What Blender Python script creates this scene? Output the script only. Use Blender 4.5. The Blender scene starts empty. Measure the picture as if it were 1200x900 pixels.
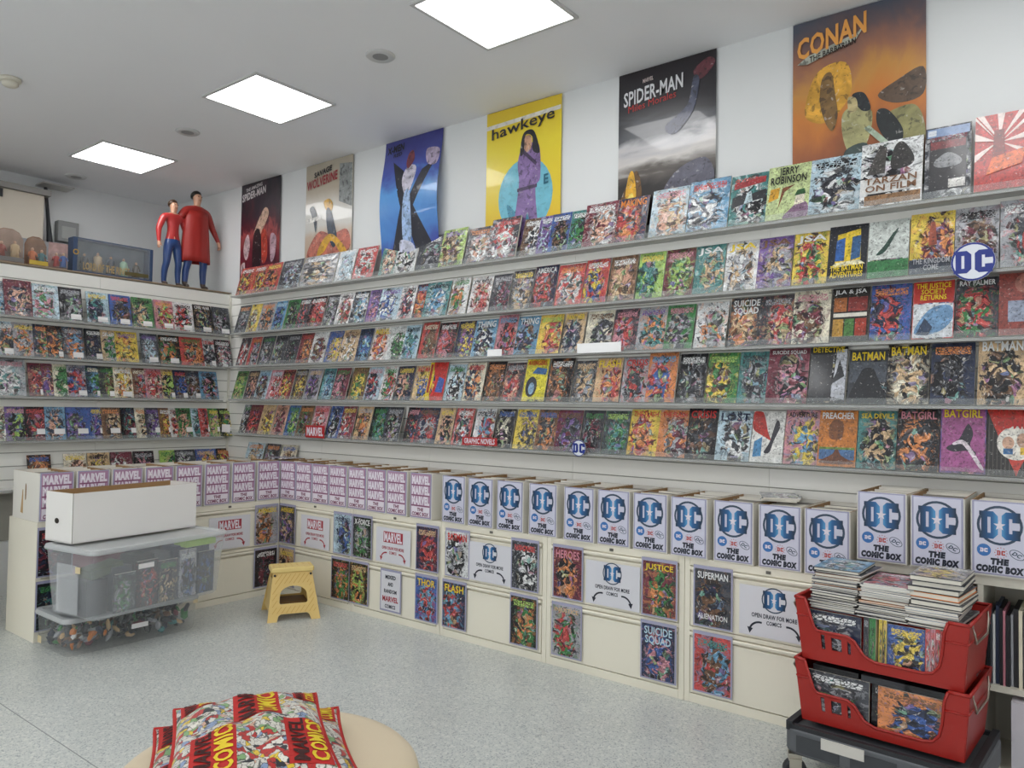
import bpy, bmesh, math, random
from math import sin, cos, pi, radians as RAD
from mathutils import Matrix, Vector, geometry
random.seed(7)
SC = bpy.context.scene
COL = SC.collection

# ---------------------------------------------------------------- camera
cam = bpy.data.cameras.new('camera'); co = bpy.data.objects.new('camera', cam); COL.objects.link(co)
cam.sensor_width = 36.0; cam.lens = 27.0; cam.clip_start = .05
_yaw, _pit, _rol = .905885691, .0307408, .01535345
F = Vector((-cos(_yaw)*cos(_pit), sin(_yaw)*cos(_pit), sin(_pit)))
Rr = F.cross(Vector((0, 0, 1))).normalized(); Uu = Rr.cross(F)
R2 = Rr*cos(_rol)+Uu*sin(_rol); U2 = -Rr*sin(_rol)+Uu*cos(_rol)
M = Matrix((R2, U2, -F)).transposed().to_4x4(); M.translation = (6.45, -3.98, 1.44)
co.matrix_world = M; SC.camera = co

# ---------------------------------------------------------------- world, exposure
PANEL_STRENGTH = 9.6
SKY_STRENGTH = 2.2
w = bpy.data.worlds.new('world'); SC.world = w; w.use_nodes = True
w.node_tree.nodes['Background'].inputs[0].default_value = (.95, .97, 1, 1)
w.node_tree.nodes['Background'].inputs[1].default_value = SKY_STRENGTH
SC.view_settings.view_transform = 'Standard'; SC.view_settings.look = 'None'
SC.view_settings.exposure = 0.0; SC.view_settings.gamma = 1.0
pl = bpy.data.lights.new('added_window_portal', 'AREA'); pl.shape = 'RECTANGLE'; pl.size = 8.0; pl.size_y = 2.4; pl.cycles.is_portal = True
po = bpy.data.objects.new('added_window_portal', pl); COL.objects.link(po); po.location = (5.0, -7.17, 1.65); po.rotation_euler = (math.pi/2, 0, 0)  # guides sampling of sky light through the added window, emits nothing itself
SC.cycles.max_bounces = 8; SC.cycles.diffuse_bounces = 5; SC.cycles.transparent_max_bounces = 24
SC.cycles.sample_clamp_indirect = 6

# ---------------------------------------------------------------- helpers
def lin(c):
    if isinstance(c, str): c = [int(c[i:i+2], 16)/255 for i in (0, 2, 4)]
    return [x/12.92 if x <= .04045 else ((x+.055)/1.055)**2.4 for x in c]
PAL = dict(k='17171d', d='42454d', a='a6a8ae', w='e4e6e6', i='b4d0de', s='5f9fc6', b='2a59a8', n='27324f', t='438a88', g='378542',
           l='a6cc58', y='e6c92c', o='dc8230', r='c62f2a', m='75263a', p='cb8492', v='72509c', u='77553c', e='d3b182', f='dba286', c='e8e1c8')
WORD = dict(k='black', d='dark grey', a='grey', w='white', i='pale blue', s='sky blue', b='blue', n='navy', t='teal', g='green', l='lime green',
            y='yellow', o='orange', r='red', m='maroon', p='pink', v='purple', u='brown', e='tan', f='peach', c='cream')
MATS = {}
def mat(name, col, rough=.5, metal=0, spec=.5, coat=0, bump=None, noise=None, trans=0, emit=None):
    if name in MATS: return MATS[name]
    m = bpy.data.materials.new(name); m.use_nodes = True; nt = m.node_tree; N = nt.nodes; b = N['Principled BSDF']
    c = lin(col); b.inputs['Base Color'].default_value = (*c, 1); b.inputs['Roughness'].default_value = rough
    b.inputs['Metallic'].default_value = metal; b.inputs['Specular IOR Level'].default_value = spec; b.inputs['Coat Weight'].default_value = coat
    b.inputs['Coat Roughness'].default_value = .12
    if noise:
        sc, amt = noise
        tc = N.new('ShaderNodeTexCoord'); n = N.new('ShaderNodeTexNoise'); n.inputs['Scale'].default_value = sc; n.inputs['Detail'].default_value = 4
        nt.links.new(tc.outputs['Object'], n.inputs['Vector'])
        r = N.new('ShaderNodeMapRange'); r.inputs[3].default_value = 1-amt; r.inputs[4].default_value = 1+amt
        nt.links.new(n.outputs['Fac'], r.inputs[0])
        mx = N.new('ShaderNodeMix'); mx.data_type = 'RGBA'; mx.blend_type = 'MULTIPLY'; mx.inputs[0].default_value = 1
        mx.inputs[6].default_value = (*c, 1); nt.links.new(r.outputs[0], mx.inputs[7]); nt.links.new(mx.outputs[2], b.inputs['Base Color'])
    if bump:
        sc, st = bump
        tc = N.new('ShaderNodeTexCoord'); n = N.new('ShaderNodeTexNoise'); n.inputs['Scale'].default_value = sc
        nt.links.new(tc.outputs['Object'], n.inputs['Vector']); bp = N.new('ShaderNodeBump'); bp.inputs['Strength'].default_value = st; bp.inputs['Distance'].default_value = .01
        nt.links.new(n.outputs['Fac'], bp.inputs['Height']); nt.links.new(bp.outputs[0], b.inputs['Normal'])
    if trans:
        t = N.new('ShaderNodeBsdfTransparent'); mx = N.new('ShaderNodeMixShader'); mx.inputs[0].default_value = 1-trans
        nt.links.new(t.outputs[0], mx.inputs[1]); nt.links.new(b.outputs[0], mx.inputs[2]); nt.links.new(mx.outputs[0], N['Material Output'].inputs[0])
    if emit:
        b.inputs['Emission Color'].default_value = (*lin('ffffff'), 1); b.inputs['Emission Strength'].default_value = emit
    MATS[name] = m; return m

def print_mat(c, sc, amt=1.0):
    k = f'painted print {c} {sc:g}'
    if k in MATS: return MATS[k]
    g = NG(k); P = g.n('TexCoord').outputs['Object']
    a = g.n('TexNoise', i_Scale=sc, i_Detail=6.0, i_Roughness=.65, i_Distortion=.8); g.l(P, a.inputs['Vector']); b = g.n('TexNoise', i_Scale=sc*2.7, i_Detail=4.0, i_Distortion=.5); g.l(P, b.inputs['Vector'])
    col = g.mix(1.0, (*lin(c), 1), g.rng(a.outputs['Fac'], .33, .67, 1-.5*amt, 1+.38*amt), 'MULTIPLY')
    col = g.mix(g.math('MULTIPLY', g.step(b.outputs['Fac'], .44, .37), .75*amt), col, (.012, .012, .016, 1))
    col = g.mix(g.math('MULTIPLY', g.step(b.outputs['Fac'], .62, .69), .45*amt), col, (.72, .70, .66, 1))
    g.l(col, g.b.inputs['Base Color']); g.b.inputs['Roughness'].default_value = .38; g.b.inputs['Coat Weight'].default_value = .35; g.b.inputs['Coat Roughness'].default_value = .1; return g.m
class MB:
    """collects geometry for ONE mesh object"""
    def __init__(s): s.v, s.f, s.m = [], [], []
    def poly(s, pts, mi=0):
        n = len(s.v); s.v += [tuple(p) for p in pts]; s.f.append(tuple(range(n, n+len(pts)))); s.m.append(mi); return s
    def quads(s, vs, fs, mi=0):
        n = len(s.v); s.v += [tuple(p) for p in vs]
        for f in fs: s.f.append(tuple(n+i for i in f)); s.m.append(mi)
        return s
    def box(s, x0, x1, y0, y1, z0, z1, mi=0, T=None):
        P = [(x, y, z) for z in (z0, z1) for y in (y0, y1) for x in (x0, x1)]
        if T: P = [tuple(T @ Vector(p)) for p in P]
        return s.quads(P, [(0, 2, 3, 1), (4, 5, 7, 6), (0, 1, 5, 4), (2, 6, 7, 3), (0, 4, 6, 2), (1, 3, 7, 5)], mi)
    def loft(s, rings, cap0=True, cap1=True, mi=0, close=True):
        n = len(rings[0]); base = len(s.v)
        for r in rings: s.v += [tuple(p) for p in r]
        for k in range(len(rings)-1):
            for i in range(n if close else n-1):
                j = (i+1) % n
                s.f.append((base+k*n+i, base+k*n+j, base+(k+1)*n+j, base+(k+1)*n+i)); s.m.append(mi)
        if cap0: s.f.append(tuple(base+i for i in reversed(range(n)))); s.m.append(mi)
        if cap1: s.f.append(tuple(base+(len(rings)-1)*n+i for i in range(n))); s.m.append(mi)
        return s
    def tube(s, pts, r, n=8, mi=0, close=False):
        pts = [Vector(p) for p in pts]; rings = []; L = len(pts)
        for i, p in enumerate(pts):
            a = pts[(i-1) % L] if (close or i) else p; b = pts[(i+1) % L] if (close or i < L-1) else p
            d = (b-a).normalized(); u = d.cross(Vector((0, 0, 1)))
            if u.length < .05: u = d.cross(Vector((0, 1, 0)))
            u.normalize(); v = d.cross(u)
            rr = r[i] if isinstance(r, (list, tuple)) else r
            rings.append([p+u*cos(2*pi*k/n)*rr+v*sin(2*pi*k/n)*rr for k in range(n)])
        if close: rings.append(rings[0]); return s.loft(rings, False, False, mi)
        return s.loft(rings, True, True, mi)
    def lathe(s, prof, n=24, c=(0, 0, 0), mi=0, cap=True):
        rings = [[(c[0]+r*cos(2*pi*k/n), c[1]+r*sin(2*pi*k/n), c[2]+z) for k in range(n)] for r, z in prof]
        return s.loft(rings, cap, cap, mi)
    def plate(s, outline, holes, y0, y1, mi=0, mh=None):
        """polygon with holes in the XZ plane, thickness y0 (front) .. y1"""
        loops = [outline]+list(holes); flat = [p for l in loops for p in l]
        tris = geometry.tessellate_polygon([[Vector((x, z, 0)) for x, z in l] for l in loops])
        for y, fr in (((y0, 1), (y1, 0)) if abs(y1-y0) > 1e-6 else ((y0, 1),)):
            fs = []
            for t in tris:
                a, b, c = [flat[i] for i in t]; area = (b[0]-a[0])*(c[1]-a[1])-(c[0]-a[0])*(b[1]-a[1])
                fs.append(t if (area > 0) == bool(fr) else (t[0], t[2], t[1]))
            s.quads([(x, y, z) for x, z in flat], fs, mi)
        if abs(y1-y0) > 1e-6:
            for l in loops:
                n = len(l)
                for i in range(n):
                    a, b = l[i], l[(i+1) % n]; s.poly([(a[0], y0, a[1]), (b[0], y0, b[1]), (b[0], y1, b[1]), (a[0], y1, a[1])], mi)
        return s
    def mesh(s, name, mats=()):
        me = bpy.data.meshes.new(name); me.from_pydata(s.v, [], s.f)
        for m in mats: me.materials.append(m)
        if any(s.m): me.polygons.foreach_set('material_index', s.m)
        me.update(); return me
def link(name, me, parent=None, loc=None, rot=None, smooth=False, bevel=0, seg=2, fixn=False):
    if fixn:
        bm = bmesh.new(); bm.from_mesh(me); bmesh.ops.remove_doubles(bm, verts=bm.verts, dist=1e-5); bmesh.ops.recalc_face_normals(bm, faces=bm.faces); bm.to_mesh(me); bm.free()
    o = bpy.data.objects.new(name, me); COL.objects.link(o)
    if parent: o.parent = parent
    if loc: o.location = loc
    if rot: o.rotation_euler = rot
    if smooth and me: me.polygons.foreach_set('use_smooth', [True]*len(me.polygons))
    if bevel:
        b = o.modifiers.new('bevel', 'BEVEL'); b.width = bevel; b.segments = seg; b.limit_method = 'ANGLE'
    return o
def empty(name, loc=(0, 0, 0), rot=(0, 0, 0)):
    o = bpy.data.objects.new(name, None); COL.objects.link(o); o.location = loc; o.rotation_euler = rot; o.empty_display_size = .05; return o
def tag(o, label, cat, group=None):
    o['label'] = label; o['category'] = cat
    if group: o['group'] = group
    return o
def structure(o): o['kind'] = 'structure'; return o
def copytree(o, parent=None):
    c = o.copy(); COL.objects.link(c); c.parent = parent
    for ch in o.children: copytree(ch, c)
    return c
EM = {}
def cached(key, fn):
    if key not in EM: EM[key] = fn()
    return EM[key]
TXT = {}
def text_mesh(body, wd, ht, m, bold=.0, shear=0, key=''):
    k = (body, round(wd, 4), round(ht, 4), m.name, bold, shear)
    if k in TXT: return TXT[k]
    cu = bpy.data.curves.new('lettering', 'FONT'); cu.body = body.replace('~', '\n'); cu.offset = bold; cu.resolution_u = 2; cu.align_x = 'CENTER'; cu.shear = shear; cu.space_line = .85
    if bold: cu.space_character = 1+bold*1.6
    o = bpy.data.objects.new('t', cu); COL.objects.link(o)
    dg = bpy.context.evaluated_depsgraph_get(); me = bpy.data.meshes.new_from_object(o.evaluated_get(dg))
    bpy.data.objects.remove(o)
    xs = [v.co.x for v in me.vertices]; ys = [v.co.y for v in me.vertices]
    x0, x1, y0, y1 = min(xs), max(xs), min(ys), max(ys)
    for v in me.vertices:
        x = (v.co.x-(x0+x1)/2)/(x1-x0)*wd; z = (v.co.y-(y0+y1)/2)/(y1-y0)*ht
        v.co = (x, 0, z)
    me.materials.clear(); me.materials.append(m); me.name = 'lettering'
    TXT[k] = me; return me
def ordinal(n):
    return f"{n}{'th' if 10 <= n % 100 <= 20 else {1: 'st', 2: 'nd', 3: 'rd'}.get(n % 10, 'th')}"
def rrect(wx, wy, r, z, n=5, cx=0, cy=0):
    out = []
    for qx, qy, a0 in ((1, 1, 0), (-1, 1, 90), (-1, -1, 180), (1, -1, 270)):
        for k in range(n):
            a = RAD(a0+90*k/(n-1)); out.append((cx+qx*(wx/2-r)+r*cos(a), cy+qy*(wy/2-r)+r*sin(a), z))
    return out
def smooth_loop(pts, n=5):
    out = []; L = len(pts)
    for i in range(L):
        p0, p1, p2, p3 = [Vector(pts[(i+k-1) % L]) for k in range(4)]
        for k in range(n):
            t = k/n; q = .5*((2*p1)+(-p0+p2)*t+(2*p0-5*p1+4*p2-p3)*t*t+(-p0+3*p1-3*p2+p3)*t**3); out.append((q.x, q.y))
    return out
def circle(cx, cz, rx, rz=None, n=28): return [(cx+rx*cos(2*pi*k/n), cz+(rz or rx)*sin(2*pi*k/n)) for k in range(n)]

# ---------------------------------------------------------------- node helper
class NG:
    def __init__(s, name):
        s.m = bpy.data.materials.new(name); s.m.use_nodes = True; s.t = s.m.node_tree; s.b = s.t.nodes['Principled BSDF']; MATS[name] = s.m
    def n(s, typ, **kw):
        x = s.t.nodes.new('ShaderNode'+typ)
        for k, v in kw.items():
            if k.startswith('i_'): x.inputs[int(k[2:]) if k[2:].isdigit() else k[2:]].default_value = v
            else: setattr(x, k, v)
        return x
    def l(s, a, b): s.t.links.new(a, b)
    def val(s, x, inp):
        if isinstance(x, (int, float)): inp.default_value = x
        elif isinstance(x, (tuple, list)): inp.default_value = x
        else: s.l(x, inp)
    def math(s, op, a, b=0, c=None, clamp=False):
        x = s.n('Math', operation=op, use_clamp=clamp); s.val(a, x.inputs[0]); s.val(b, x.inputs[1])
        if c is not None: s.val(c, x.inputs[2])
        return x.outputs[0]
    def vmath(s, op, a, b):
        x = s.n('VectorMath', operation=op); s.val(a, x.inputs[0]); s.val(b, x.inputs[1]); return x.outputs[0]
    def mix(s, f, a, b, blend='MIX'):
        x = s.n('Mix', data_type='RGBA', blend_type=blend); s.val(f, x.inputs[0]); s.val(a, x.inputs[6]); s.val(b, x.inputs[7]); return x.outputs[2]
    def step(s, x, lo, hi):
        r = s.n('MapRange', interpolation_type='SMOOTHSTEP'); s.val(x, r.inputs[0]); r.inputs[1].default_value = lo; r.inputs[2].default_value = hi; return r.outputs[0]
    def rng(s, x, a, b, c, d):
        r = s.n('MapRange'); s.val(x, r.inputs[0])
        for k, v in enumerate((a, b, c, d)): r.inputs[k+1].default_value = v
        return r.outputs[0]
def attr(g, name, fac=False):
    a = g.n('Attribute', attribute_type='OBJECT', attribute_name=name); return a.outputs['Fac' if fac else 'Color']

def cover_material():
    g = NG('comic cover')
    uv = g.n('UVMap').outputs[0]; sep = g.n('SeparateXYZ'); g.l(uv, sep.inputs[0]); ux, uy = sep.outputs[0], sep.outputs[1]
    seed = attr(g, 'seed', True)
    cmb = g.n('CombineXYZ'); g.l(g.math('MULTIPLY', seed, 13.7), cmb.inputs[0]); g.l(g.math('MULTIPLY', seed, 7.3), cmb.inputs[1])
    p = g.vmath('ADD', g.vmath('MULTIPLY', uv, (1, 1.5, 0)), cmb.outputs[0])
    n1 = g.n('TexNoise', i_Scale=2.6, i_Detail=3.0); g.l(p, n1.inputs['Vector'])
    dist = g.vmath('MULTIPLY', g.vmath('SUBTRACT', n1.outputs['Color'], (.5, .5, .5)), (.55, .55, 0))
    p2 = g.vmath('ADD', p, dist)
    vo = g.n('TexVoronoi', i_Scale=8.0); g.l(p2, vo.inputs['Vector'])
    vs = g.n('SeparateColor'); g.l(vo.outputs['Color'], vs.inputs[0]); v1, v2, v3 = vs.outputs
    ve = g.n('TexVoronoi', feature='DISTANCE_TO_EDGE', i_Scale=8.0); g.l(p2, ve.inputs['Vector'])
    nf = g.n('TexNoise', i_Scale=11.0, i_Detail=3.0); g.l(p2, nf.inputs['Vector'])
    c1, c2, c3, c4 = [attr(g, k) for k in ('c1', 'c2', 'c3', 'c4')]
    nlow = g.rng(n1.outputs['Fac'], .3, .7, .6, 1.25)
    n5 = g.n('TexNoise', i_Scale=5.0, i_Detail=6.0, i_Roughness=.62, i_Distortion=.4); g.l(p2, n5.inputs['Vector']); f5 = n5.outputs['Fac']
    n9 = g.n('TexNoise', i_Scale=13.0, i_Detail=4.0, i_Roughness=.6); g.l(p2, n9.inputs['Vector']); f9 = n9.outputs['Fac']
    bg = g.mix(1.0, c1, nlow, 'MULTIPLY')
    bg = g.mix(g.math('MULTIPLY', g.step(f5, .54, .60), .42), bg, c4)
    bg = g.mix(g.math('MULTIPLY', g.step(f9, .56, .62), .40), bg, c3)
    bg = g.mix(g.math('MULTIPLY', g.step(f9, .46, .39), .62), bg, (.012, .012, .016, 1))
    bg = g.mix(g.math('MULTIPLY', g.step(f9, .64, .70), .45), bg, (.72, .71, .68, 1))
    art = g.mix(g.step(v1, .58, .62), c3, c4)
    hv = g.n('CombineColor', mode='HSV'); g.l(v2, hv.inputs[0]); hv.inputs[1].default_value = .62; hv.inputs[2].default_value = .42
    art = g.mix(g.math('MULTIPLY', g.step(v3, .70, .74), .8), art, hv.outputs[0])
    art = g.mix(g.step(v3, .88, .92), art, c1)
    art = g.mix(1.0, art, g.rng(f9, .33, .66, .30, 1.45), 'MULTIPLY')
    art = g.mix(g.math('MULTIPLY', g.step(f5, .48, .42), .88), art, (.012, .012, .016, 1))
    art = g.mix(g.math('MULTIPLY', g.step(f9, .60, .66), .75), art, (.72, .70, .66, 1))
    # a loose figure mass in the middle of the cover
    sx = g.math('ADD', ux, g.math('MULTIPLY', g.math('SUBTRACT', g.math('FRACT', g.math('MULTIPLY', seed, 5.77)), .5), .3))
    dx = g.math('MULTIPLY', g.math('SUBTRACT', sx, .5), 2.0); dy = g.math('MULTIPLY', g.math('SUBTRACT', uy, .40), 1.6)
    r = g.math('SQRT', g.math('ADD', g.math('MULTIPLY', dx, dx), g.math('MULTIPLY', dy, dy)))
    r = g.math('ADD', r, g.math('MULTIPLY', g.math('SUBTRACT', f5, .5), 2.0))
    fm = g.math('SUBTRACT', 1, g.step(r, .70, .86))
    col = g.mix(fm, bg, art)
    ink = g.math('MULTIPLY', g.math('SUBTRACT', 1, g.step(ve.outputs['Distance'], .01, .035)), g.math('MULTIPLY', fm, .55))
    col = g.mix(ink, col, (.010, .010, .014, 1))
    # printed title band: word-like marks, where no lettering part is built
    inb = g.math('MULTIPLY', g.step(uy, .80, .805), g.math('SUBTRACT', 1, g.step(uy, .925, .93)))
    inb = g.math('MULTIPLY', inb, g.math('MULTIPLY', g.step(ux, .09, .10), g.math('SUBTRACT', 1, g.step(ux, .90, .91))))
    cm2 = g.n('CombineXYZ'); g.l(g.math('ADD', g.math('MULTIPLY', ux, 13), g.math('MULTIPLY', seed, 31)), cm2.inputs[0]); g.l(g.math('MULTIPLY', uy, 22), cm2.inputs[1])
    nt_ = g.n('TexVoronoi', distance='CHEBYCHEV', feature='DISTANCE_TO_EDGE', i_Scale=1.0); g.l(cm2.outputs[0], nt_.inputs['Vector'])
    tl = g.math('MULTIPLY', g.math('MULTIPLY', inb, g.step(nt_.outputs['Distance'], .07, .11)), attr(g, 'band', True))
    col = g.mix(tl, col, c2)
    hs = g.n('HueSaturation', i_Saturation=.9, i_Value=.98); g.l(col, hs.inputs['Color'])
    g.l(hs.outputs[0], g.b.inputs['Base Color'])
    g.b.inputs['Roughness'].default_value = .42; g.b.inputs['Specular IOR Level'].default_value = .3; g.b.inputs['Coat Weight'].default_value = .5; g.b.inputs['Coat Roughness'].default_value = .08
    nb = g.n('TexNoise', i_Scale=2.3, i_Detail=1.0, i_Distortion=1.0); g.l(p, nb.inputs['Vector'])
    bp = g.n('Bump', i_Strength=.6, i_Distance=.03); g.l(nb.outputs['Fac'], bp.inputs['Height']); g.l(bp.outputs[0], g.b.inputs['Coat Normal'])
    return g.m
COVER = cover_material()
PAPER = mat('page edges', 'e2ddd0', .7)
WHITE = mat('white print', 'eceaea', .5)
BLACK = mat('black print', '17171b', .45)
COMICM = {}
def comic_mesh(wd, ht, th):
    k = (round(wd, 3), round(ht, 3), th)
    if k in COMICM: return COMICM[k]
    b = MB().box(-wd/2, wd/2, -th, 0, 0, ht)
    me = b.mesh('comic', (COVER, PAPER)); me.uv_layers.new(name='UVMap')
    uvd = me.uv_layers[0].data
    for f in me.polygons:
        front = f.normal.y < -.5; f.material_index = 0 if (front or f.normal.y > .5 or f.normal.x < -.5) else 1
        for li in f.loop_indices:
            v = me.vertices[me.loops[li].vertex_index].co; uvd[li].uv = ((v.x+wd/2)/wd, v.z/ht)
    COMICM[k] = me; return me
SEED = [0]
def setcover(o, code, band=1.0):
    for k, ch in zip(('c1', 'c2', 'c3', 'c4'), code): o[k] = lin(PAL[ch])
    SEED[0] += 1; o['seed'] = (SEED[0]*.6180339) % 1*3; o['band'] = float(band)
def comic(wd, ht, code, title='', th=.005, name='comic_book'):
    o = link(name, comic_mesh(wd, ht, th)); setcover(o, code, 0.0 if title else 1.0)
    if title:
        n = title.count('~')+1; big = max(len(x) for x in title.split('~')); hh = min(.046*n, wd*.9/big*2.0*n) if n > 1 else min(.045, wd*.86/big*1.7)
        zz = ht*.955-hh/2
        if title.startswith(('THE BATMAN', 'THE KING')): zz = ht*.05+hh/2
        if title.startswith('TARZAN'): zz = ht*.325; hh = .072
        m = mat('title '+WORD[code[1]], PAL[code[1]], .35)
        link('title', text_mesh(title, wd*.84, hh, m, .02), o, (0, -th-(.0075 if code in ('wuka', 'dybs', 'rybw', 'kwry', 'krwr', 'vynp', 'owub', 'kyka', 'dykd', 'yrkl', 'lkov', 'yamo') else .0012), zz))
    return o

# ---------------------------------------------------------------- room shell
M_WALL = mat('white wall paint', 'dfe1e1', .6, noise=(3, .02), bump=(60, .02))
M_CEIL = mat('ceiling paint', 'eeeef0', .75, noise=(1.5, .02), bump=(80, .03))
M_SLAT = mat('white slatwall laminate', 'efeee8', .42, noise=(2, .02))
M_GROOVE = mat('slat groove shadow gap', '9c9a92', .7)
def floor_material():
    g = NG('speckled vinyl floor'); tc = g.n('TexCoord'); P = tc.outputs['Object']
    v = g.n('TexVoronoi', i_Scale=190.0); g.l(P, v.inputs['Vector']); s = g.n('SeparateColor'); g.l(v.outputs['Color'], s.inputs[0])
    v2 = g.n('TexVoronoi', i_Scale=85.0); g.l(P, v2.inputs['Vector']); s2 = g.n('SeparateColor'); g.l(v2.outputs['Color'], s2.inputs[0])
    n = g.n('TexNoise', i_Scale=1.3, i_Detail=5.0); g.l(P, n.inputs['Vector'])
    c = g.mix(s.outputs[0], (*lin('bcc1be'), 1), (*lin('d0d3cd'), 1))
    c = g.mix(g.step(s.outputs[1], .86, .88), c, (*lin('9aa1a3'), 1))
    c = g.mix(g.math('MULTIPLY', g.step(s2.outputs[2], .90, .92), .55), c, (*lin('dedfd9'), 1))
    c = g.mix(.5, c, g.rng(n.outputs['Fac'], .3, .7, .84, 1.1), 'MULTIPLY')
    n2 = g.n('TexNoise', i_Scale=9.0, i_Detail=6.0, i_Distortion=1.5); g.l(P, n2.inputs['Vector'])
    c = g.mix(g.math('MULTIPLY', g.step(n2.outputs['Fac'], .66, .74), .16), c, (*lin('6d6a60'), 1))
    g.l(c, g.b.inputs['Base Color']); g.b.inputs['Roughness'].default_value = .30; g.b.inputs['Specular IOR Level'].default_value = .45
    return g.m
M_FLOOR = floor_material()
X0, X1, Y0, CEIL = -1.2, 9.6, -7.2, 3.45
fl = structure(link('floor', MB().box(X0, X1, Y0, .02, -.05, 0).mesh('floor', (M_FLOOR,))))
M_SEAM = mat('floor seam', '8d9190', .6)
for x in (-1.0, ): pass
for yy in (-2.56, -4.56): link('seam', MB().box(X0, X1, yy-.002, yy+.002, -.001, .0006).mesh('seam', (M_SEAM,)), fl)
structure(link('ceiling', MB().box(X0-.1, X1+.1, Y0-.1, .12, CEIL, CEIL+.08).mesh('ceiling', (M_CEIL,))))
structure(link('wall_back', MB().box(X0-.1, X0, Y0-.1, .1, 0, CEIL).mesh('wall_back', (M_WALL,))))
wr = structure(link('wall_right', MB().box(X0, X1, .012, .1, 0, CEIL).mesh('wall_right', (M_WALL,))))
structure(link('wall_front', MB().box(X1, X1+.1, Y0, .1, 0, CEIL).mesh('wall_front', (M_WALL,))))
structure(link('wall_left', MB().box(X0-.1, 1.0, Y0-.1, Y0, 0, CEIL).box(9.0, X1+.1, Y0-.1, Y0, 0, CEIL).box(1.0, 9.0, Y0-.1, Y0, 0, .45).box(1.0, 9.0, Y0-.1, Y0, 2.85, CEIL).mesh('wall_left', (M_WALL,))))
wn = structure(link('added_window_1', MB().box(1.0, 9.0, Y0-.06, Y0-.05, .45, 2.85).mesh('added_window_1', (mat('added window glass', 'eef4f4', .05, trans=.93),))))  # unseen shop window, added to let more light onto walls and ceiling
for k in range(5): link('added_window_frame', MB().box(1.0+k*1.975, 1.1+k*1.975, Y0-.09, Y0-.02, .45, 2.85).mesh('added_window_frame', (mat('grey added window frame', '8d9092', .4),)), wn)
# slatwall on the long wall: every slat of every panel is a plank of its own
link('backing', MB().box(0, 7.6, .004, .0125, .4, 2.45).mesh('backing', (M_GROOVE,)), wr)
GZ = [1.047-.3+.1*k for k in range(17)]
seams = [.005, 1.38, 2.60, 3.82, 5.04, 6.26, 7.48]
SLM = {}
def slat(parent, a, b, z0, z1, left=False):
    k = (round(b-a, 3), round(z1-z0, 3))
    if k not in SLM:
        g = .0032; L, h = k
        m = MB().box(.0007, L-.0007, -.006, .006, g, h-g); SLM[k] = m.mesh('slat', (M_SLAT,))
    return link('slat', SLM[k], parent, (a, 0, z0))
for a, b in zip(seams, seams[1:]):
    for z in GZ: slat(wr, a, b, z, z+.1)
# low partition carrying the slatwall of the back display, with its ledge
PY = -3.6
part_ = structure(link('wall_display', MB().box(-.36, -.012, PY, 0, 0, 2.452).mesh('wall_display', (M_WALL,))))
link('backing', MB().box(-.0125, -.004, PY, 0, .4, 2.45).mesh('backing', (M_GROOVE,)), part_)
for a, b in ((-3.5, -2.35), (-2.35, -1.175), (-1.175, -.02)):
    for z in GZ:
        s = slat(part_, 0, b-a, z, z+.1); s.location = (0, a, z); s.rotation_euler = (0, 0, pi/2)
M_LEDGE = mat('brown ledge edge', '8b7a64', .5)
structure(link('trim_1', MB().box(-.37, .006, PY, -.001, 2.452, 2.466).mesh('trim', (M_LEDGE,)), bevel=.003))
# corner post strip
structure(link('trim_2', MB().box(.0, .022, -.022, .0, .7, 2.45).mesh('trim', (mat('pale corner trim', 'd9d6cb', .5),))))

# ---------------------------------------------------------------- ceiling lights
M_DIFF = mat('lit diffuser', 'ffffff', .5, emit=PANEL_STRENGTH)
M_ALU = mat('white aluminium frame', 'c9c9c8', .4)
fm_ = MB()
for a, b, c, d in ((-.305, .305, -.305, -.285), (-.305, .305, .285, .305), (-.305, -.285, -.285, .285), (.285, .305, -.285, .285)): fm_.box(a, b, c, d, -.012, 0)
FR = fm_.mesh('frame', (M_ALU,)); DI = MB().box(-.285, .285, -.285, .285, -.007, -.001).mesh('diffuser', (M_DIFF,))
LX = (.04, 2.07, 4.0, 5.99, 7.95); LN = 0
names = {(.04, -1.04): 'square ceiling light panel farthest away above the back wall display', (2.07, -1.04): 'square ceiling light panel between the two other lit panels',
         (4.0, -1.04): 'square ceiling light panel nearest the camera, above the long wall'}
for y in (-1.04, -3.3, -5.6):
    for x in LX:
        t = empty('ceiling_light', (x, y, CEIL)); tag(t, names.get((x, y), f'square ceiling light panel over the shop floor, {ordinal(LX.index(x)+1)} from the back wall, {"front" if y > -2 else "middle" if y > -4 else "rear"} row'), 'ceiling light', 'ceiling light panels')
        link('frame', FR, t); link('diffuser', DI, t)
for i, (x, y, lab) in enumerate(((3.148, -1.04, 'round white ceiling vent between the nearest and middle light panels'), (1.058, -1.046, 'round ceiling vent between the middle and farthest light panels'),
                                 (-.85, -1.04, 'round ceiling vent beyond the farthest light panel'))):
    t = empty('ceiling_vent', (x, y, CEIL)); tag(t, lab, 'ceiling vent')
    link('rim', MB().lathe([(.045, -.010), (.075, -.012), (.085, -.004), (.085, 0)], 28, cap=False).mesh('rim', (M_ALU,)), t, smooth=True)
    link('grille', MB().lathe([(.001, -.006), (.02, -.006), (.046, -.009)], 28, cap=True).mesh('grille', (mat('grey grille', '8f8f8f', .6),)), t)
t = empty('smoke_detector', (1.03, -2.2, CEIL)); tag(t, 'round cream smoke detector on the ceiling at the picture edge', 'smoke detector')
link('base', MB().lathe([(.06, 0), (.06, -.018), (.052, -.022)], 28).mesh('base', (mat('cream plastic', 'd8d3c4', .4),)), t, smooth=True)
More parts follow.
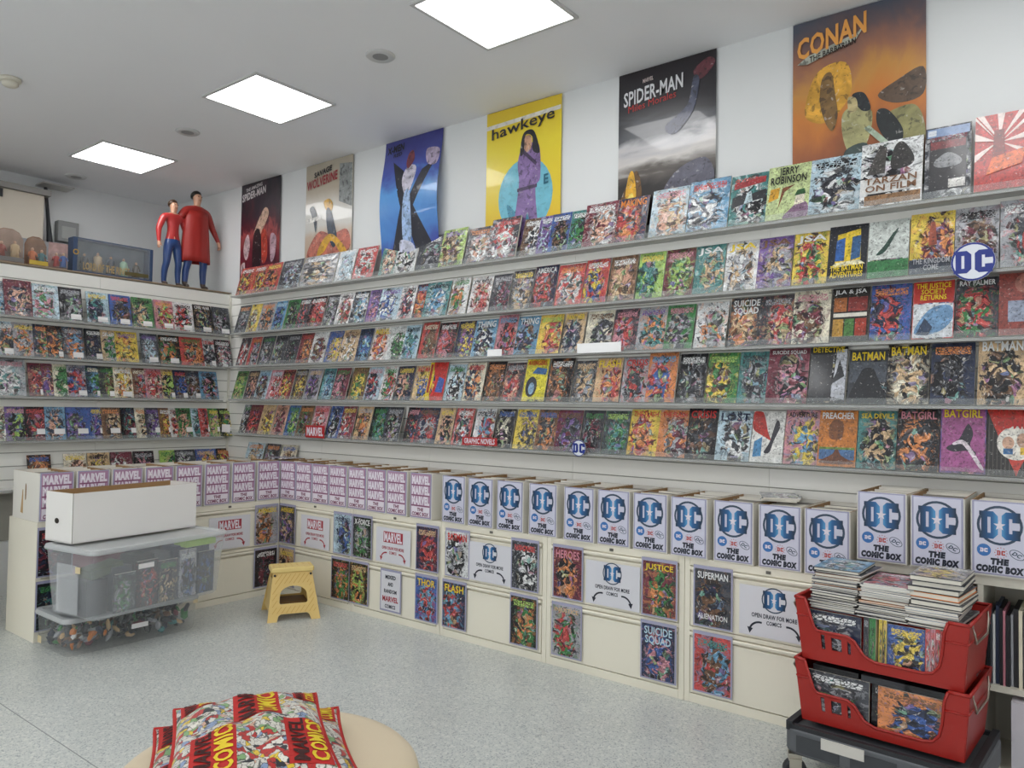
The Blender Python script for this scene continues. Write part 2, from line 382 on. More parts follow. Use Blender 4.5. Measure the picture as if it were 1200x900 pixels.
link('cap', MB().lathe([(.046, -.02), (.046, -.042), (.034, -.052), (.001, -.054)], 28).mesh('cap', (mat('cream plastic', 'd8d3c4', .4),)), t, smooth=True)

# ---------------------------------------------------------------- comic shelves
M_ACR = mat('clear acrylic', 'dfe6e6', .06, trans=.80, spec=.5)
M_ACRB = mat('frosted acrylic base', 'b4b4b0', .25, trans=.25)
def shelf(x0, x1, z, lab, left=False):
    t = empty('comic_shelf', (0, 0, z), (0, 0, pi/2 if left else 0)); tag(t, lab, 'shelf', 'acrylic comic shelves')
    link('tray', MB().box(x0, x1, -.105, -.007, -.016, -.003).mesh('tray', (M_ACRB,)), t)
    link('lip', MB().quads([(x0, -.107, -.014), (x1, -.107, -.014), (x1, -.114, .030), (x0, -.114, .030)], [(0, 1, 2, 3)]).mesh('lip', (M_ACR,)), t)
ZL = {1: 2.413, 2: 2.072, 3: 1.778, 4: 1.480, 5: 1.178, 6: .845}
ZB = {1: 2.061, 2: 1.765, 3: 1.470, 4: 1.139, 6: .775}
NM = {1: 'top', 2: 'second', 3: 'third', 4: 'fourth', 5: 'fifth', 6: 'lowest'}
NB = {1: 'top', 2: 'second', 3: 'third', 4: 'fourth', 6: 'lowest'}
for r, z in ZL.items():
    if r < 6: shelf(.16, 7.4, z, f'clear acrylic comic ledge, {NM[r]} one on the long wall')
    else: shelf(.12, 1.3, z, 'short acrylic comic ledge behind the boxes in the corner')
for r, z in ZB.items(): shelf(-3.4, -.12 if r != 6 else -.14, z, f'clear acrylic comic ledge, {NB[r]} one on the back wall display', True)

DATA_LONG = """1 0.319 0.214 0.26 rwym
1 0.516 0.181 0.26 rwym
1 0.718 0.224 0.26 ryok
1 0.984 0.284 0.26 daid
1 1.358 0.440 0.26 awde
1 1.691 0.206 0.26 wiii
1 1.922 0.235 0.26 rwwr
1 2.189 0.167 0.26 tcfc
1 2.379 0.213 0.26 wkkw
1 2.609 0.228 0.26 dwda
1 2.835 0.224 0.28 lvue
1 3.065 0.205 0.26 dowf
1 3.294 0.237 0.29 drwr
1 3.502 0.123 0.26 uwwd
1 3.616 0.093 0.26 vwvi
1 3.736 0.148 0.26 bwku
1 3.866 0.112 0.26 twgd
1 4.029 0.226 0.28 mwfw
1 4.243 0.202 0.28 noro MAKING
1 4.484 0.225 0.29 ipfe
1 4.720 0.235 0.30 srnw
1 4.943 0.201 0.29 trkw
1 5.150 0.215 0.30 lkov JERRY~ROBINSON
1 5.377 0.239 0.30 ikdw
1 5.631 0.267 0.33 wuka TARZAN~ON FILM
1 5.867 0.185 0.35 dmaw
1 6.081 0.221 0.36 rkow
2 0.288 0.175 0.26 doad
2 0.467 0.156 0.26 yyuc
2 0.646 0.202 0.26 aodo
2 0.838 0.158 0.26 sibn
2 1.011 0.165 0.26 gkkd
2 1.168 0.148 0.26 dwdr
2 1.341 0.199 0.26 kwrr
2 1.520 0.138 0.26 kaad
2 1.688 0.175 0.26 wkur
2 1.864 0.179 0.26 kwws
2 2.026 0.125 0.26 vnvp
2 2.199 0.222 0.26 ivbw
2 2.389 0.159 0.26 wknr
2 2.521 0.103 0.26 nsor
2 2.688 0.232 0.26 tksw
2 2.903 0.166 0.27 wgog
2 3.092 0.181 0.26 wkrf
2 3.269 0.159 0.26 damd
2 3.442 0.173 0.27 dyea
2 3.625 0.178 0.28 nwru AMERICA
2 3.818 0.195 0.27 rowf
2 4.005 0.167 0.28 rwyb
2 4.189 0.176 0.28 uwef
2 4.372 0.168 0.28 lytg
2 4.548 0.175 0.28 mpgl
2 4.726 0.171 0.28 twet JSA
2 4.904 0.176 0.28 wyae JSA
2 5.081 0.179 0.28 vuae JSA
2 5.260 0.169 0.28 ywrg JSA
2 5.438 0.179 0.29 dybs THE BATMAN~ADVENTURES
2 5.620 0.176 0.29 wgdg
2 5.801 0.179 0.30 yamo THE KINGDOM~COME
2 5.977 0.168 0.30 akum
2 6.135 0.134 0.31 awdr
3 0.315 0.147 0.26 ddrw
3 0.480 0.156 0.26 road
3 0.665 0.188 0.26 dgad
3 0.856 0.170 0.26 dkad
3 1.029 0.176 0.26 dadk
3 1.202 0.170 0.26 mruo
3 1.380 0.186 0.26 wwum
3 1.573 0.179 0.26 bbye
3 1.759 0.193 0.26 euew
3 1.933 0.156 0.26 nksb
3 2.110 0.179 0.26 wyor MARVEL
3 2.281 0.163 0.26 wwgd
3 2.442 0.158 0.26 ikts
3 2.617 0.160 0.27 rcuu
3 2.791 0.170 0.26 kwpr
3 2.961 0.155 0.26 nyvy
3 3.136 0.194 0.26 swnw THING
3 3.322 0.164 0.28 psrk
3 3.492 0.177 0.26 swnu THING
3 3.669 0.176 0.26 ylro
3 3.848 0.156 0.26 eyna PANTHER
3 4.030 0.184 0.26 cuda
3 4.209 0.164 0.26 dprp
3 4.380 0.178 0.26 avto
3 4.553 0.169 0.26 gpda
3 4.738 0.179 0.26 wwao
3 4.926 0.170 0.27 dweo SUICIDE~SQUAD
3 5.094 0.165 0.27 dare
3 5.267 0.181 0.28 cpum
3 5.448 0.174 0.28 kwry JLA & JSA
3 5.627 0.175 0.28 born
3 5.805 0.168 0.28 rybw THE JUSTICE~SOCIETY~RETURNS
3 5.975 0.164 0.28 dwrg RAY PALMER
3 6.145 0.169 0.30 mram
4 0.275 0.175 0.26 gkle
4 0.454 0.157 0.26 defk
4 0.621 0.177 0.26 isud
4 0.795 0.172 0.26 pirw
4 0.964 0.166 0.26 mkyr
4 1.139 0.161 0.26 dauy
4 1.319 0.177 0.26 aedv
4 1.504 0.149 0.26 tnsi
4 1.667 0.175 0.26 mgpd
4 1.874 0.178 0.26 uuyg
4 2.048 0.172 0.26 ipnr
4 2.208 0.147 0.26 wggr
4 2.379 0.177 0.26 nyfk
4 2.541 0.128 0.26 eryb ANT-MAN
4 2.700 0.173 0.28 ryby
4 2.878 0.166 0.26 igkw
4 3.052 0.167 0.27 crno
4 3.231 0.160 0.27 kouo
4 3.391 0.161 0.26 darf
4 3.565 0.174 0.28 yrkl AVENGERS
4 3.755 0.178 0.28 kwuo
4 3.929 0.158 0.26 deea
4 4.096 0.175 0.27 eyro FLASH
4 4.277 0.166 0.27 ardr CRISIS
4 4.450 0.179 0.29 osrb
4 4.630 0.160 0.28 kwda
4 4.802 0.176 0.28 glyu
4 4.971 0.153 0.28 tdda
4 5.150 0.205 0.29 mwkp SUICIDE SQUAD
4 5.345 0.176 0.30 kyka DETECTIVE
4 5.527 0.173 0.27 dykd BATMAN
4 5.704 0.174 0.29 kyec BATMAN
4 5.884 0.173 0.29 nokd
4 6.070 0.180 0.30 ewku BATMAN
5 0.363 0.106 0.26 agkw
5 0.506 0.181 0.26 murk
5 0.691 0.187 0.26 eeuy
5 0.881 0.169 0.26 fump
5 1.053 0.152 0.26 bggl
5 1.219 0.181 0.26 uoug
5 1.413 0.185 0.26 prrw
5 1.599 0.146 0.26 bkkw
5 1.754 0.162 0.26 myrw
5 1.938 0.166 0.26 eauo
5 2.105 0.151 0.26 kggt
5 2.267 0.173 0.26 daak
5 2.454 0.113 0.26 kpnr
5 2.616 0.210 0.26 nuar
5 2.793 0.145 0.26 eykf
5 2.956 0.163 0.26 rwnw
5 3.145 0.171 0.26 wkrs
5 3.320 0.149 0.26 kbkc
5 3.493 0.170 0.26 ybyd
5 3.654 0.150 0.26 ubdo
5 3.819 0.181 0.26 mudv
5 3.991 0.149 0.26 dgmk
5 4.155 0.166 0.26 dltg
5 4.335 0.185 0.27 yrro THE FLASH
5 4.515 0.175 0.27 orma THE FLASH
5 4.689 0.172 0.28 krdu CRISIS
5 4.868 0.186 0.27 inwd LOST
5 5.049 0.167 0.27 wrrn
5 5.220 0.166 0.28 pkys ADVENTURE
5 5.391 0.177 0.28 owub PREACHER
5 5.569 0.170 0.28 tyke SEA DEVILS
5 5.744 0.174 0.29 kpod BATGIRL
5 5.923 0.176 0.30 vynp BATGIRL
5 6.123 0.218 0.31 krwr ALL STAR~COMICS
6 0.508 0.258 0.26 ioea
6 0.761 0.197 0.26 doua
6 0.989 0.212 0.26 cbue"""
DATA_BACK = """1 -1.941 0.129 0.26 adsi
1 -1.778 0.186 0.28 mmfn
1 -1.593 0.183 0.27 iwpg
1 -1.412 0.168 0.27 kada
1 -1.211 0.170 0.26 iynt
1 -1.034 0.171 0.26 brdu
1 -0.848 0.172 0.26 gked
1 -0.665 0.165 0.26 porl
1 -0.493 0.179 0.26 wkrk
1 -0.310 0.171 0.26 kwne CIVIL WAR
1 -0.131 0.170 0.26 ddak
2 -1.872 0.131 0.26 iwdo
2 -1.738 0.125 0.26 ayoa
2 -1.620 0.088 0.26 noog
2 -1.519 0.102 0.26 kkod
2 -1.384 0.156 0.26 daso
2 -1.238 0.110 0.26 kwnd
2 -1.120 0.100 0.26 ewga
2 -0.973 0.180 0.26 yvyo
2 -0.782 0.145 0.26 dvia
2 -0.604 0.182 0.26 kwgo
2 -0.405 0.215 0.26 rgod
2 -0.240 0.116 0.26 wrda
2 -0.102 0.162 0.26 kwwp
3 -1.809 0.194 0.28 apwt
3 -1.646 0.087 0.26 mkre
3 -1.561 0.071 0.26 muvf
3 -1.471 0.097 0.26 cggg
3 -1.350 0.132 0.26 anrb
3 -1.233 0.091 0.26 ncsg
3 -1.124 0.113 0.26 dgul
3 -0.992 0.151 0.26 cwyo
3 -0.863 0.107 0.26 ucra
3 -0.737 0.132 0.26 prrc
3 -0.614 0.098 0.26 eykl
3 -0.503 0.108 0.26 nrbu
3 -0.386 0.112 0.26 dnua
3 -0.235 0.173 0.26 sdkp
4 -1.877 0.081 0.26 cuuw
4 -1.775 0.112 0.26 vpkl
4 -1.638 0.127 0.26 krmr
4 -1.497 0.144 0.26 skfn
4 -1.330 0.176 0.26 bbdv
4 -1.200 0.085 0.26 byva
4 -1.077 0.148 0.26 uoke
4 -0.941 0.111 0.26 knmt
4 -0.836 0.086 0.26 coke
4 -0.738 0.110 0.26 dvva
4 -0.635 0.082 0.26 uwoy
4 -0.555 0.061 0.26 wmre
4 -0.455 0.125 0.26 gkfg
4 -0.352 0.064 0.26 itta
4 -0.271 0.082 0.26 rmrw
4 -0.176 0.092 0.26 gyel
4 -0.075 0.094 0.26 klgy
6 -1.592 0.164 0.26 kboo
6 -1.335 0.169 0.26 cyfu
6 -1.159 0.170 0.26 ekyu
6 -0.981 0.171 0.26 mmwm
6 -0.795 0.172 0.26 kapd
6 -0.593 0.128 0.26 lgge
6 -0.431 0.180 0.26 dawd
6 -0.235 0.197 0.26 beyo
6 -0.077 0.102 0.26 kory"""
LEAN = RAD(15.5)
TICKET = mat('white ticket', 'e9e7e6', .5)
tkm = MB().box(-.038, .038, -.0012, 0, 0, .042).mesh('price_ticket', (TICKET,))
tickets = {(1, 4), (1, 5), (1, 6), (1, 7), (1, 8), (1, 9), (1, 10), (1, 11), (2, 1), (2, 4), (2, 5), (2, 6), (2, 9), (2, 10), (2, 12), (3, 2), (3, 3), (3, 5), (3, 6), (3, 7), (3, 8), (3, 11), (3, 12), (3, 13),
           (4, 1), (4, 3), (4, 4), (4, 5), (4, 6), (4, 7), (4, 8), (4, 10), (4, 11), (4, 12), (4, 13), (4, 14), (4, 15), (4, 16), (4, 17)}
def panels(o, wd, ht, th, items):
    for k, (c, pts) in enumerate(items):
        pts = smooth_loop(pts, 4) if 4 < len(pts) < 20 else pts
        m = MB().plate([((min(1, max(0, u))-.5)*wd, min(1, max(0, v))*ht) for u, v in pts], [], 0, 0)
        link('cover_print', m.mesh('cover_print', (print_mat(c, 34.0, .25 if len(pts) <= 4 and c in ('dcdcda', 'e6d2cc', 'cfd3da', 'd9d4c8', '7d93b8', 'e4e0d6', '55504d', 'b8332c') else .8),)), o, (0, -th-.0003-.0003*k, 0))
R4 = lambda a, b, c, d: [(a, b), (c, b), (c, d), (a, d)]
rays = []
for k in range(11):
    a0 = RAD(-20+k*21); rays.append(('e6d2cc', [(.42+.04*cos(a0), .62+.03*sin(a0)), (min(1, max(0, .42+1.0*cos(a0))), min(1, max(.02, .62+.8*sin(a0)))), (min(1, max(0, .42+1.0*cos(a0+.13))), min(1, max(.02, .62+.8*sin(a0+.13))))]))
PRINTS = {
 (1, 'rkow'): [('b5302a', R4(0, 0, 1, 1))]+rays+[('7d1c18', [(.30, .35), (.52, .35), (.50, .78), (.33, .78)]), ('d9642a', [(.2, .2), (.8, .3), (.85, .5), (.3, .42)])],
 (1, 'dmaw'): [('7d93b8', R4(.04, .86, .96, .98)), ('cfd3da', R4(.06, .88, .24, .96)), ('26262b', R4(.10, .10, .90, .80)), ('7a3034', R4(.12, .68, .88, .79)), ('8d8f92', [(.2, .5), (.5, .62), (.8, .5), (.7, .42), (.3, .42)]), ('d5d3cf', R4(.52, .12, .88, .24))],
 (1, 'wuka'): [('dcdcda', R4(0, .20, 1, .44)), ('4a4745', [(.1, .50), (.3, .96), (.42, .9), (.4, .50)]), ('353333', [(.5, .56), (.54, .88), (.68, .95), (.86, .70), (.8, .56)]), ('8e6a48', R4(.08, .02, .98, .17))],
 (1, 'trkw'): [('a83338', [(.08, .72), (.92, .80), (.92, .92), (.08, .84)]), ('22262c', [(.06, .34), (.42, .42), (.42, .60), (.06, .56)]), ('22262c', [(.58, .44), (.95, .48), (.95, .66), (.58, .60)]), ('bcd0d6', [(.38, .40), (.62, .44), (.55, .66), (.45, .62)])],
 (1, 'lkov'): [('c5d49a', R4(0, 0, 1, 1)), ('d9a22e', [(.04, .34), (.28, .40), (.30, .60), (.08, .58)]), ('7d4a2c', [(.28, .18), (.42, .50), (.66, .62), (.36, .58)]), ('8a6c86', [(.42, .0), (.98, .0), (.98, .22), (.80, .30), (.6, .18)]), ('e4dcc8', [(.66, .22), (.9, .26), (.9, .42), (.70, .42)]), ('2e5a34', [(.66, .40), (.92, .42), (.88, .52), (.72, .50)])],
 (2, 'dybs'): [('24262e', R4(0, 0, 1, 1)), ('e2c433', [(.22, .84), (.80, .92), (.84, .36), (.18, .30)]), ('2f5fa4', [(.18, .36), (.42, .36), (.42, .78), (.2, .74)]), ('36608e', [(.58, .36), (.82, .40), (.82, .80), (.6, .78)]), ('e6dfb8', [(.06, .24), (.96, .28), (.8, .36), (.2, .33)])],
 (2, 'wgdg'): [('c9cfca', R4(0, .32, 1, 1)), ('3c7a4a', R4(0, 0, 1, .30)), ('2f4a40', [(.2, .40), (.44, .46), (.74, .84), (.6, .76), (.4, .56)])],
 (2, 'yamo'): [('3a4250', R4(0, 0, 1, .24)), ('9c4a34', [(.42, .46), (.62, .46), (.56, .84), (.46, .84)])],
 (3, 'kwry'): [('26221f', R4(0, 0, 1, 1)), ('a8622e', R4(.06, .56, .40, .82)), ('8a3430', R4(.44, .56, .94, .82)), ('d9d4c8', R4(.06, .46, .94, .53)), ('b58a3a', R4(.06, .1, .34, .42)), ('4a7a3c', R4(.37, .1, .62, .42)), ('a63c2c', R4(.65, .1, .94, .42))],
 (3, 'rybw'): [('b8332c', R4(.02, .62, .98, .99)), ('d5dade', R4(.02, .02, .98, .60)), ('6f97bd', [(.05, .1), (.4, .5), (.9, .56), (.95, .3), (.6, .1)]), ('2f3f58', [(.1, .08), (.3, .36), (.5, .2), (.4, .06)])],
 (3, 'mram'): [('8a3e36', R4(0, 0, 1, 1)), ('a86a5c', circle(.62, .78, .28, .16)), ('8f98ac', R4(.2, .2, .8, .52))],
 (4, 'ryby'): [('e4c62e', [(0, 0), (.3, 0), (.2, .2), (.3, .6), (.2, 1), (0, 1)]), ('c8302a', [(.3, .0), (1, .0), (1, 1), (.2, 1), (.42, .5)]), ('3f5fae', [(.5, .22), (.9, .2), (.92, .55), (.6, .62)]), ('a83028', R4(.04, .2, .17, .95))],
 (4, 'kyka'): [('26282e', R4(.02, .04, .62, .96)), ('b9bcc4', [(.62, .12), (.98, .06), (.98, .92), (.72, .9)]), ('26282e', [(.55, .30), (.95, .46), (.8, .74), (.72, .5)])],
 (4, 'dykd'): [('4c525c', R4(.03, .40, .97, .78)), ('1d2026', [(.06, .04), (.3, .56), (.42, .66), (.60, .66), (.72, .54), (.95, .04)])],
 (4, 'yrkl'): [('ddd23c', R4(.02, .04, .98, .98)), ('33363e', circle(.34, .34, .25, .24)), ('86a8c4', circle(.36, .30, .13, .14)), ('3c6ea8', [(.3, .66), (.92, .62), (.95, .76), (.5, .8)])],
 (5, 'krwr'): [('23201f', R4(0, 0, 1, 1))]+[('55504d', R4(.03+.07*k, .0, .045+.07*k, 1)) for k in range(14)]+[('c23a2c', [(.0, 1), (1, 1), (1, .92), (.54, .08), (.46, .08), (.0, .92)]), ('e4e0d6', circle(.5, .46, .33, .24)), ('c8a088', circle(.36, .46, .10, .09)), ('c8a088', circle(.6, .5, .10, .10)), ('3c6a9a', R4(.28, .3, .44, .38)), ('d9b43a', R4(.56, .3, .74, .4))],
 (5, 'vynp'): [('a4588e', R4(.03, .03, .97, .97)), ('2c2834', [(.14, .38), (.4, .5), (.6, .74), (.72, .6), (.66, .42), (.8, .3), (.6, .34), (.3, .32)]), ('e2d6de', [(.3, .46), (.56, .48), (.95, .1), (.86, .1), (.52, .42), (.3, .42)])],
 (5, 'owub'): [('c4772e', R4(.0, .0, 1, 1)), ('7d4a26', [(.3, .5), (.6, .5), (.64, .76), (.42, .84), (.28, .72)]), ('4a6f9c', R4(.04, .12, .96, .30)), ('6a3c22', [(.05, .06), (.4, .22), (.5, .36), (.62, .2), (.95, .06)]), ('6f8a3c', R4(.04, .30, .96, .34))],
 (5, 'wrrn'): [('dcdcd8', R4(0, 0, 1, 1)), ('b8302a', [(.02, .98), (.3, .98), (.5, .6), (.6, .44), (.4, .5), (.02, .66)]), ('4a86b4', [(.08, .1), (.34, .12), (.34, .5), (.1, .4)]), ('2c2a34', [(.42, .2), (.58, .4), (.74, .82), (.86, .7), (.7, .42), (.6, .2)])],
}
def place(data, left):
    cnt = {}; prev = {}
    for ln in data.strip().split('\n'):
        p = ln.split(' ', 5); r = int(p[0]); x, wd, ht = float(p[1]), float(p[2]), float(p[3]); code = p[4]; ti = p[5] if len(p) > 5 else ''
        cnt[r] = cnt.get(r, 0)+1; k = cnt[r]
        thin = wd < .14; xl = x-wd/2; yaw = RAD(1.6) if not thin else RAD(-3.2)
        real = .168 if thin else wd
        rz = random.uniform(-.6, .6)
        o = comic(real, ht, code, ti, .012 if (ht > .28 and not left) else .005)
        z = (ZB if left else ZL)[r]+.0005
        ang = -LEAN*min(1, .26/ht) if left else -LEAN*min(1, .26/ht)
        if thin: Y = -.086
        else: Y = -.088
        xc = xl+real/2
        yw = RAD(3.0) if thin else RAD(rz*.4)
        o.rotation_euler = (ang, RAD(random.uniform(-.5, .5)), yw+(pi/2 if left else 0))
        off = -Y if left else Y
        # keep the leading edge in place when the comic is turned a little
        d = real/2*sin(yw)
        o.location = (off-d*1, xc, z) if left else (xc, off+d, z)
        a = f'{WORD[code[0]]} comic with {WORD[code[2]]} art' if code[2] != code[0] else f'{WORD[code[0]]} comic with {WORD[code[3]]} details'
        if left: lab = f'{a}, {ordinal(k)} along {NB[r]} back display ledge'
        else: lab = f'{a}, {ordinal(k)} from corner, {NM[r]} long wall ledge'
        tag(o, lab, 'comic book', f'comics on the {(NB if left else NM)[r]} ledge of the {"back display" if left else "long wall"}')
        if left and (r, k) in tickets:
            tk = link('price_ticket', tkm, o, (real*.18 if real > .12 else 0, -.0062, .012 if r != 4 else .045))
        if not left and (r, code) in PRINTS: panels(o, real, ht, .012 if ht > .28 else .005, PRINTS[(r, code)])
        if not left and code == 'rkow': link('title', text_mesh('M~Y~T~H', .02, .22, BLACK, .02), o, (.085, -.0175, .22))
        if not left and code == 'wuka':
            pass
place(DATA_LONG, False); place(DATA_BACK, True)

# ---------------------------------------------------------------- emblem drawing
def star(cx, cz, r, n=5): return [(cx+(r if k % 2 == 0 else r*.42)*sin(pi*k/n), cz+(r if k % 2 == 0 else r*.42)*cos(pi*k/n)) for k in range(2*n)]
def letters_dc(m, s, y, mi=0, ch=.10, wx=1.0, wz=1.0):
    """block capitals D and C side by side inside a circle of radius 1, scaled by s"""
    def sc(L): return [(a*s*wx, b*s*wz) for a, b in L]
    D = [(-.78, -.52), (-.24, -.52), (-.24+ch, -.42), (-.06, -.34), (-.06, .34), (-.24+ch, .42), (-.24, .52), (-.78, .52), (-.78, .36), (-.70, .36), (-.70, -.36), (-.78, -.36)]
    Dh = [(-.46, -.30), (-.46, .30), (-.34, .30), (-.34, -.30)]
    C = [(.24, -.52), (.78, -.52), (.78, -.14), (.48, -.14), (.48, -.28), (.36, -.28), (.36, .28), (.48, .28), (.48, .14), (.78, .14), (.78, .52), (.24, .52), (.08, .38), (.08, -.38)]
    m.plate(sc(D), [sc(Dh)], y, y, mi); m.plate(sc(C), [], y, y, mi); return m
def blue_gradient():
    g = NG('blue emblem print'); tc = g.n('TexCoord'); s = g.n('SeparateXYZ'); g.l(tc.outputs['Generated'], s.inputs[0])
    d = g.math('ABSOLUTE', g.math('SUBTRACT', s.outputs[0], .5)); d = g.math('MULTIPLY', d, 2)
    cr = g.n('ValToRGB'); g.l(d, cr.inputs[0]); e = cr.color_ramp.elements; e[0].color = (*lin('5aa6d8'), 1); e[0].position = .02; e[1].color = (*lin('17304a'), 1); e[1].position = .95
    x = e.new(.35); x.color = (*lin('235f96'), 1)
    g.l(cr.outputs[0], g.b.inputs['Base Color']); g.b.inputs['Roughness'].default_value = .4; return g.m
M_BLUE = blue_gradient(); M_RING = mat('navy ring print', '33465c', .4); M_NAVY = mat('navy print', '1b2233', .4)
M_DISC = mat('mid blue disc print', '3a72b4', .4); M_REDP = mat('red print', 'b3433c', .4)
M_POCK = mat('label card', 'cfcfe0', .35, coat=.4)
M_PLUM = mat('plum print', '7d3c5c', .45); M_MAUVE = mat('mauve print', 'ab83a0', .4, coat=.3); M_PALE = mat('pale letter print', 'e6dfe8', .4)
M_SLEEVE = mat('clear plastic pocket edge', 'a3a3bd', .25, coat=.5)
LW, LH = .172, .276
def ring(m, cx, cz, r0, r1, y, mi=0): return m.plate(circle(cx, cz, r1), [circle(cx, cz, r0)], y, y, mi)
emb_ring = ring(MB(), 0, 0, .92, 1.02, 0)
def emblem(parent, s, x, z, y, simple=False):
    r = MB(); ring(r, 0, 0, .90*s, 1.0*s, 0); link('emblem_ring', r.mesh('emblem_ring', (M_RING,)), parent, (x, y, z))
    d = letters_dc(MB(), s, 0, wx=1.14, wz=1.34); link('emblem_letters', d.mesh('emblem_letters', (M_BLUE,)), parent, (x, y-.0006, z))
    st = MB().plate([(a, b) for a, b in star(0, 0, .26*s)], [], 0, 0); link('emblem_star', st.mesh('emblem_star', (M_PALE,)), parent, (x, y-.0012, z))

# ---------------------------------------------------------------- comic boxes on the cabinets
M_CARD = mat('white cardboard', 'dedbd2', .6, noise=(6, .03)); M_TAN = mat('brown cardboard edge', '9c7a52', .7, noise=(20, .08))
M_BOARD = mat('comic backing boards', 'e3dfd4', .6)
BW, BD, BH = .196, .385, .292
def box_mesh(wx=BW, dy=BD, h=BH, t=.005):
    m = MB()
    for a, b, c, d in ((-wx/2, wx/2, 0, t), (-wx/2, wx/2, dy-t, dy), (-wx/2, -wx/2+t, t, dy-t), (wx/2-t, wx/2, t, dy-t)):
        m.box(a, b, c, d, 0, h)
    m.box(-wx/2+t, wx/2-t, t, dy-t, 0, t)
    for a, b, c, d in ((-wx/2, wx/2, 0, t), (-wx/2, wx/2, dy-t, dy), (-wx/2, -wx/2+t, t, dy-t), (wx/2-t, wx/2, t, dy-t)):
        m.poly([(a, c, h+.0003), (b, c, h+.0003), (b, d, h+.0003), (a, d, h+.0003)], 1)
    for x in (-wx/2+t+.0003, wx/2-t-.0003): m.poly([(x, t, t), (x, dy-t, t), (x, dy-t, h), (x, t, h)], 1)
    return m.mesh('comic_box', (M_CARD, M_TAN))
BOXM = box_mesh()
def board_mesh(seed):
    rnd = random.Random(seed); m = MB(); y = .012
    while y < BD-.02:
        hh = rnd.uniform(.262, .285); t = rnd.uniform(.002, .004); x = rnd.uniform(-.004, .004)
        T = Matrix.Translation((0, y, .006)) @ Matrix.Rotation(rnd.uniform(-.06, .02), 4, 'X')
        if rnd.random() < .06: hh += rnd.uniform(.01, .03)
        m.box(x-.084, x+.084, 0, t, 0, hh-.004, 1 if rnd.random() < .18 else 0, T)
        y += t+rnd.uniform(.005, .012)
    return m.mesh('bagged_comics', (M_BOARD, mat('bagged comic spines', '8f8a84', .4)))
BOARDS = [board_mesh(k) for k in range(4)]
def marvel_label(parent, y=0):
    link('label_pocket', cached('pk', lambda: MB().box(-LW/2-.007, LW/2+.007, -.003, 0, 0, LH+.012).mesh('label_pocket', (M_SLEEVE,))), parent, (0, y, .006))
    lb = link('label', cached('ml', lambda: MB().box(-LW/2, LW/2, -.001, 0, 0, LH).mesh('label', (M_MAUVE,))), parent, (0, y-.003, .012))
    H = .066
    for k in range(3):
        link('lettering', text_mesh('MARVEL', LW*.93, H*.86, M_PALE, .065), lb, (0, -.0016, LH-.006-H*(k+.5)))
        link('rule', cached('rl', lambda: MB().box(-LW/2+.002, LW/2-.002, -.0002, 0, -.0025, .0025).mesh('rule', (M_PLUM,))), lb, (0, -.0013, LH-.006-H*(k+1)))
    link('lower_panel', cached('lp', lambda: MB().box(-LW/2+.004, LW/2-.004, -.0004, 0, .004, .066).mesh('lower_panel', (M_PALE,))), lb, (0, -.0012, 0))
    link('lettering', text_mesh('THE', .055, .022, M_PLUM, .05, .1), lb, (0, -.0022, .048)); link('lettering', text_mesh('COMIC BOX', .15, .025, M_PLUM, .05, .1), lb, (0, -.0022, .019))
def dc_label(parent, y=0):
    link('label_pocket', cached('pk', lambda: MB().box(-LW/2-.007, LW/2+.007, -.003, 0, 0, LH+.012).mesh('label_pocket', (M_SLEEVE,))), parent, (0, y, .006))
    lb = link('label', cached('dl', lambda: MB().box(-LW/2, LW/2, -.001, 0, 0, LH).mesh('label', (M_POCK,))), parent, (0, y-.003, .012))
    s = .077; zc = LH-.088
    def r_():
        r = MB(); ring(r, 0, 0, .875*s, 1.0*s, 0); return r.mesh('emblem_ring', (M_RING,))
    link('emblem_ring', cached('r1', r_), lb, (0, -.0016, zc))
    link('emblem_letters', cached('l1', lambda: letters_dc(MB(), s, 0, wx=1.14, wz=1.34).mesh('emblem_letters', (M_BLUE,))), lb, (0, -.0024, zc))
    link('emblem_star', cached('s1', lambda: MB().plate(star(0, 0, .27*s), [], 0, 0).mesh('emblem_star', (M_PALE,))), lb, (0, -.0032, zc))
    def small1():
        m = MB().plate(circle(0, 0, .024), [], 0, 0); letters_dc(m, .0165, -.0006, 1, wz=.9); return m.mesh('round_emblem', (M_DISC, M_PALE))
    link('round_emblem', cached('e1', small1), lb, (-.053, -.0016, .088))
    def small2():
        m = MB(); letters_dc(m, .018, 0)
        for a in range(12): m.plate(star(.020*cos(a*pi/6), .020*sin(a*pi/6), .003), [], 0, 0)
        return m.mesh('red_emblem', (M_REDP,))
    link('red_emblem', cached('e2', small2), lb, (.004, -.0016, .082))
    def small3():
        m = MB(); T = lambda L: [(x*cos(-.5)-z*sin(-.5), x*sin(-.5)+z*cos(-.5)) for x, z in L]
        m.plate(T(circle(0, 0, .027, .017)), [T(circle(0, 0, .0245, .0145))], 0, 0); return m.mesh('oval_emblem', (M_RING,))
    ov = link('oval_emblem', cached('e3', small3), lb, (.057, -.0016, .080)); link('oval_lettering', text_mesh('DC', .034, .016, M_RING, .04, .3), lb, (.057, -.0017, .080), (0, .45, 0))
    link('lettering', text_mesh('THE', .062, .026, M_NAVY, .085, .1), lb, (0, -.0016, .047)); link('lettering', text_mesh('COMIC BOX', .160, .029, M_NAVY, .085, .1), lb, (0, -.0016, .017))
protoM = empty('comic_box'); link('body', BOXM, protoM); marvel_label(protoM); protoD = empty('comic_box'); link('body', BOXM, protoD); dc_label(protoD)
used = set()
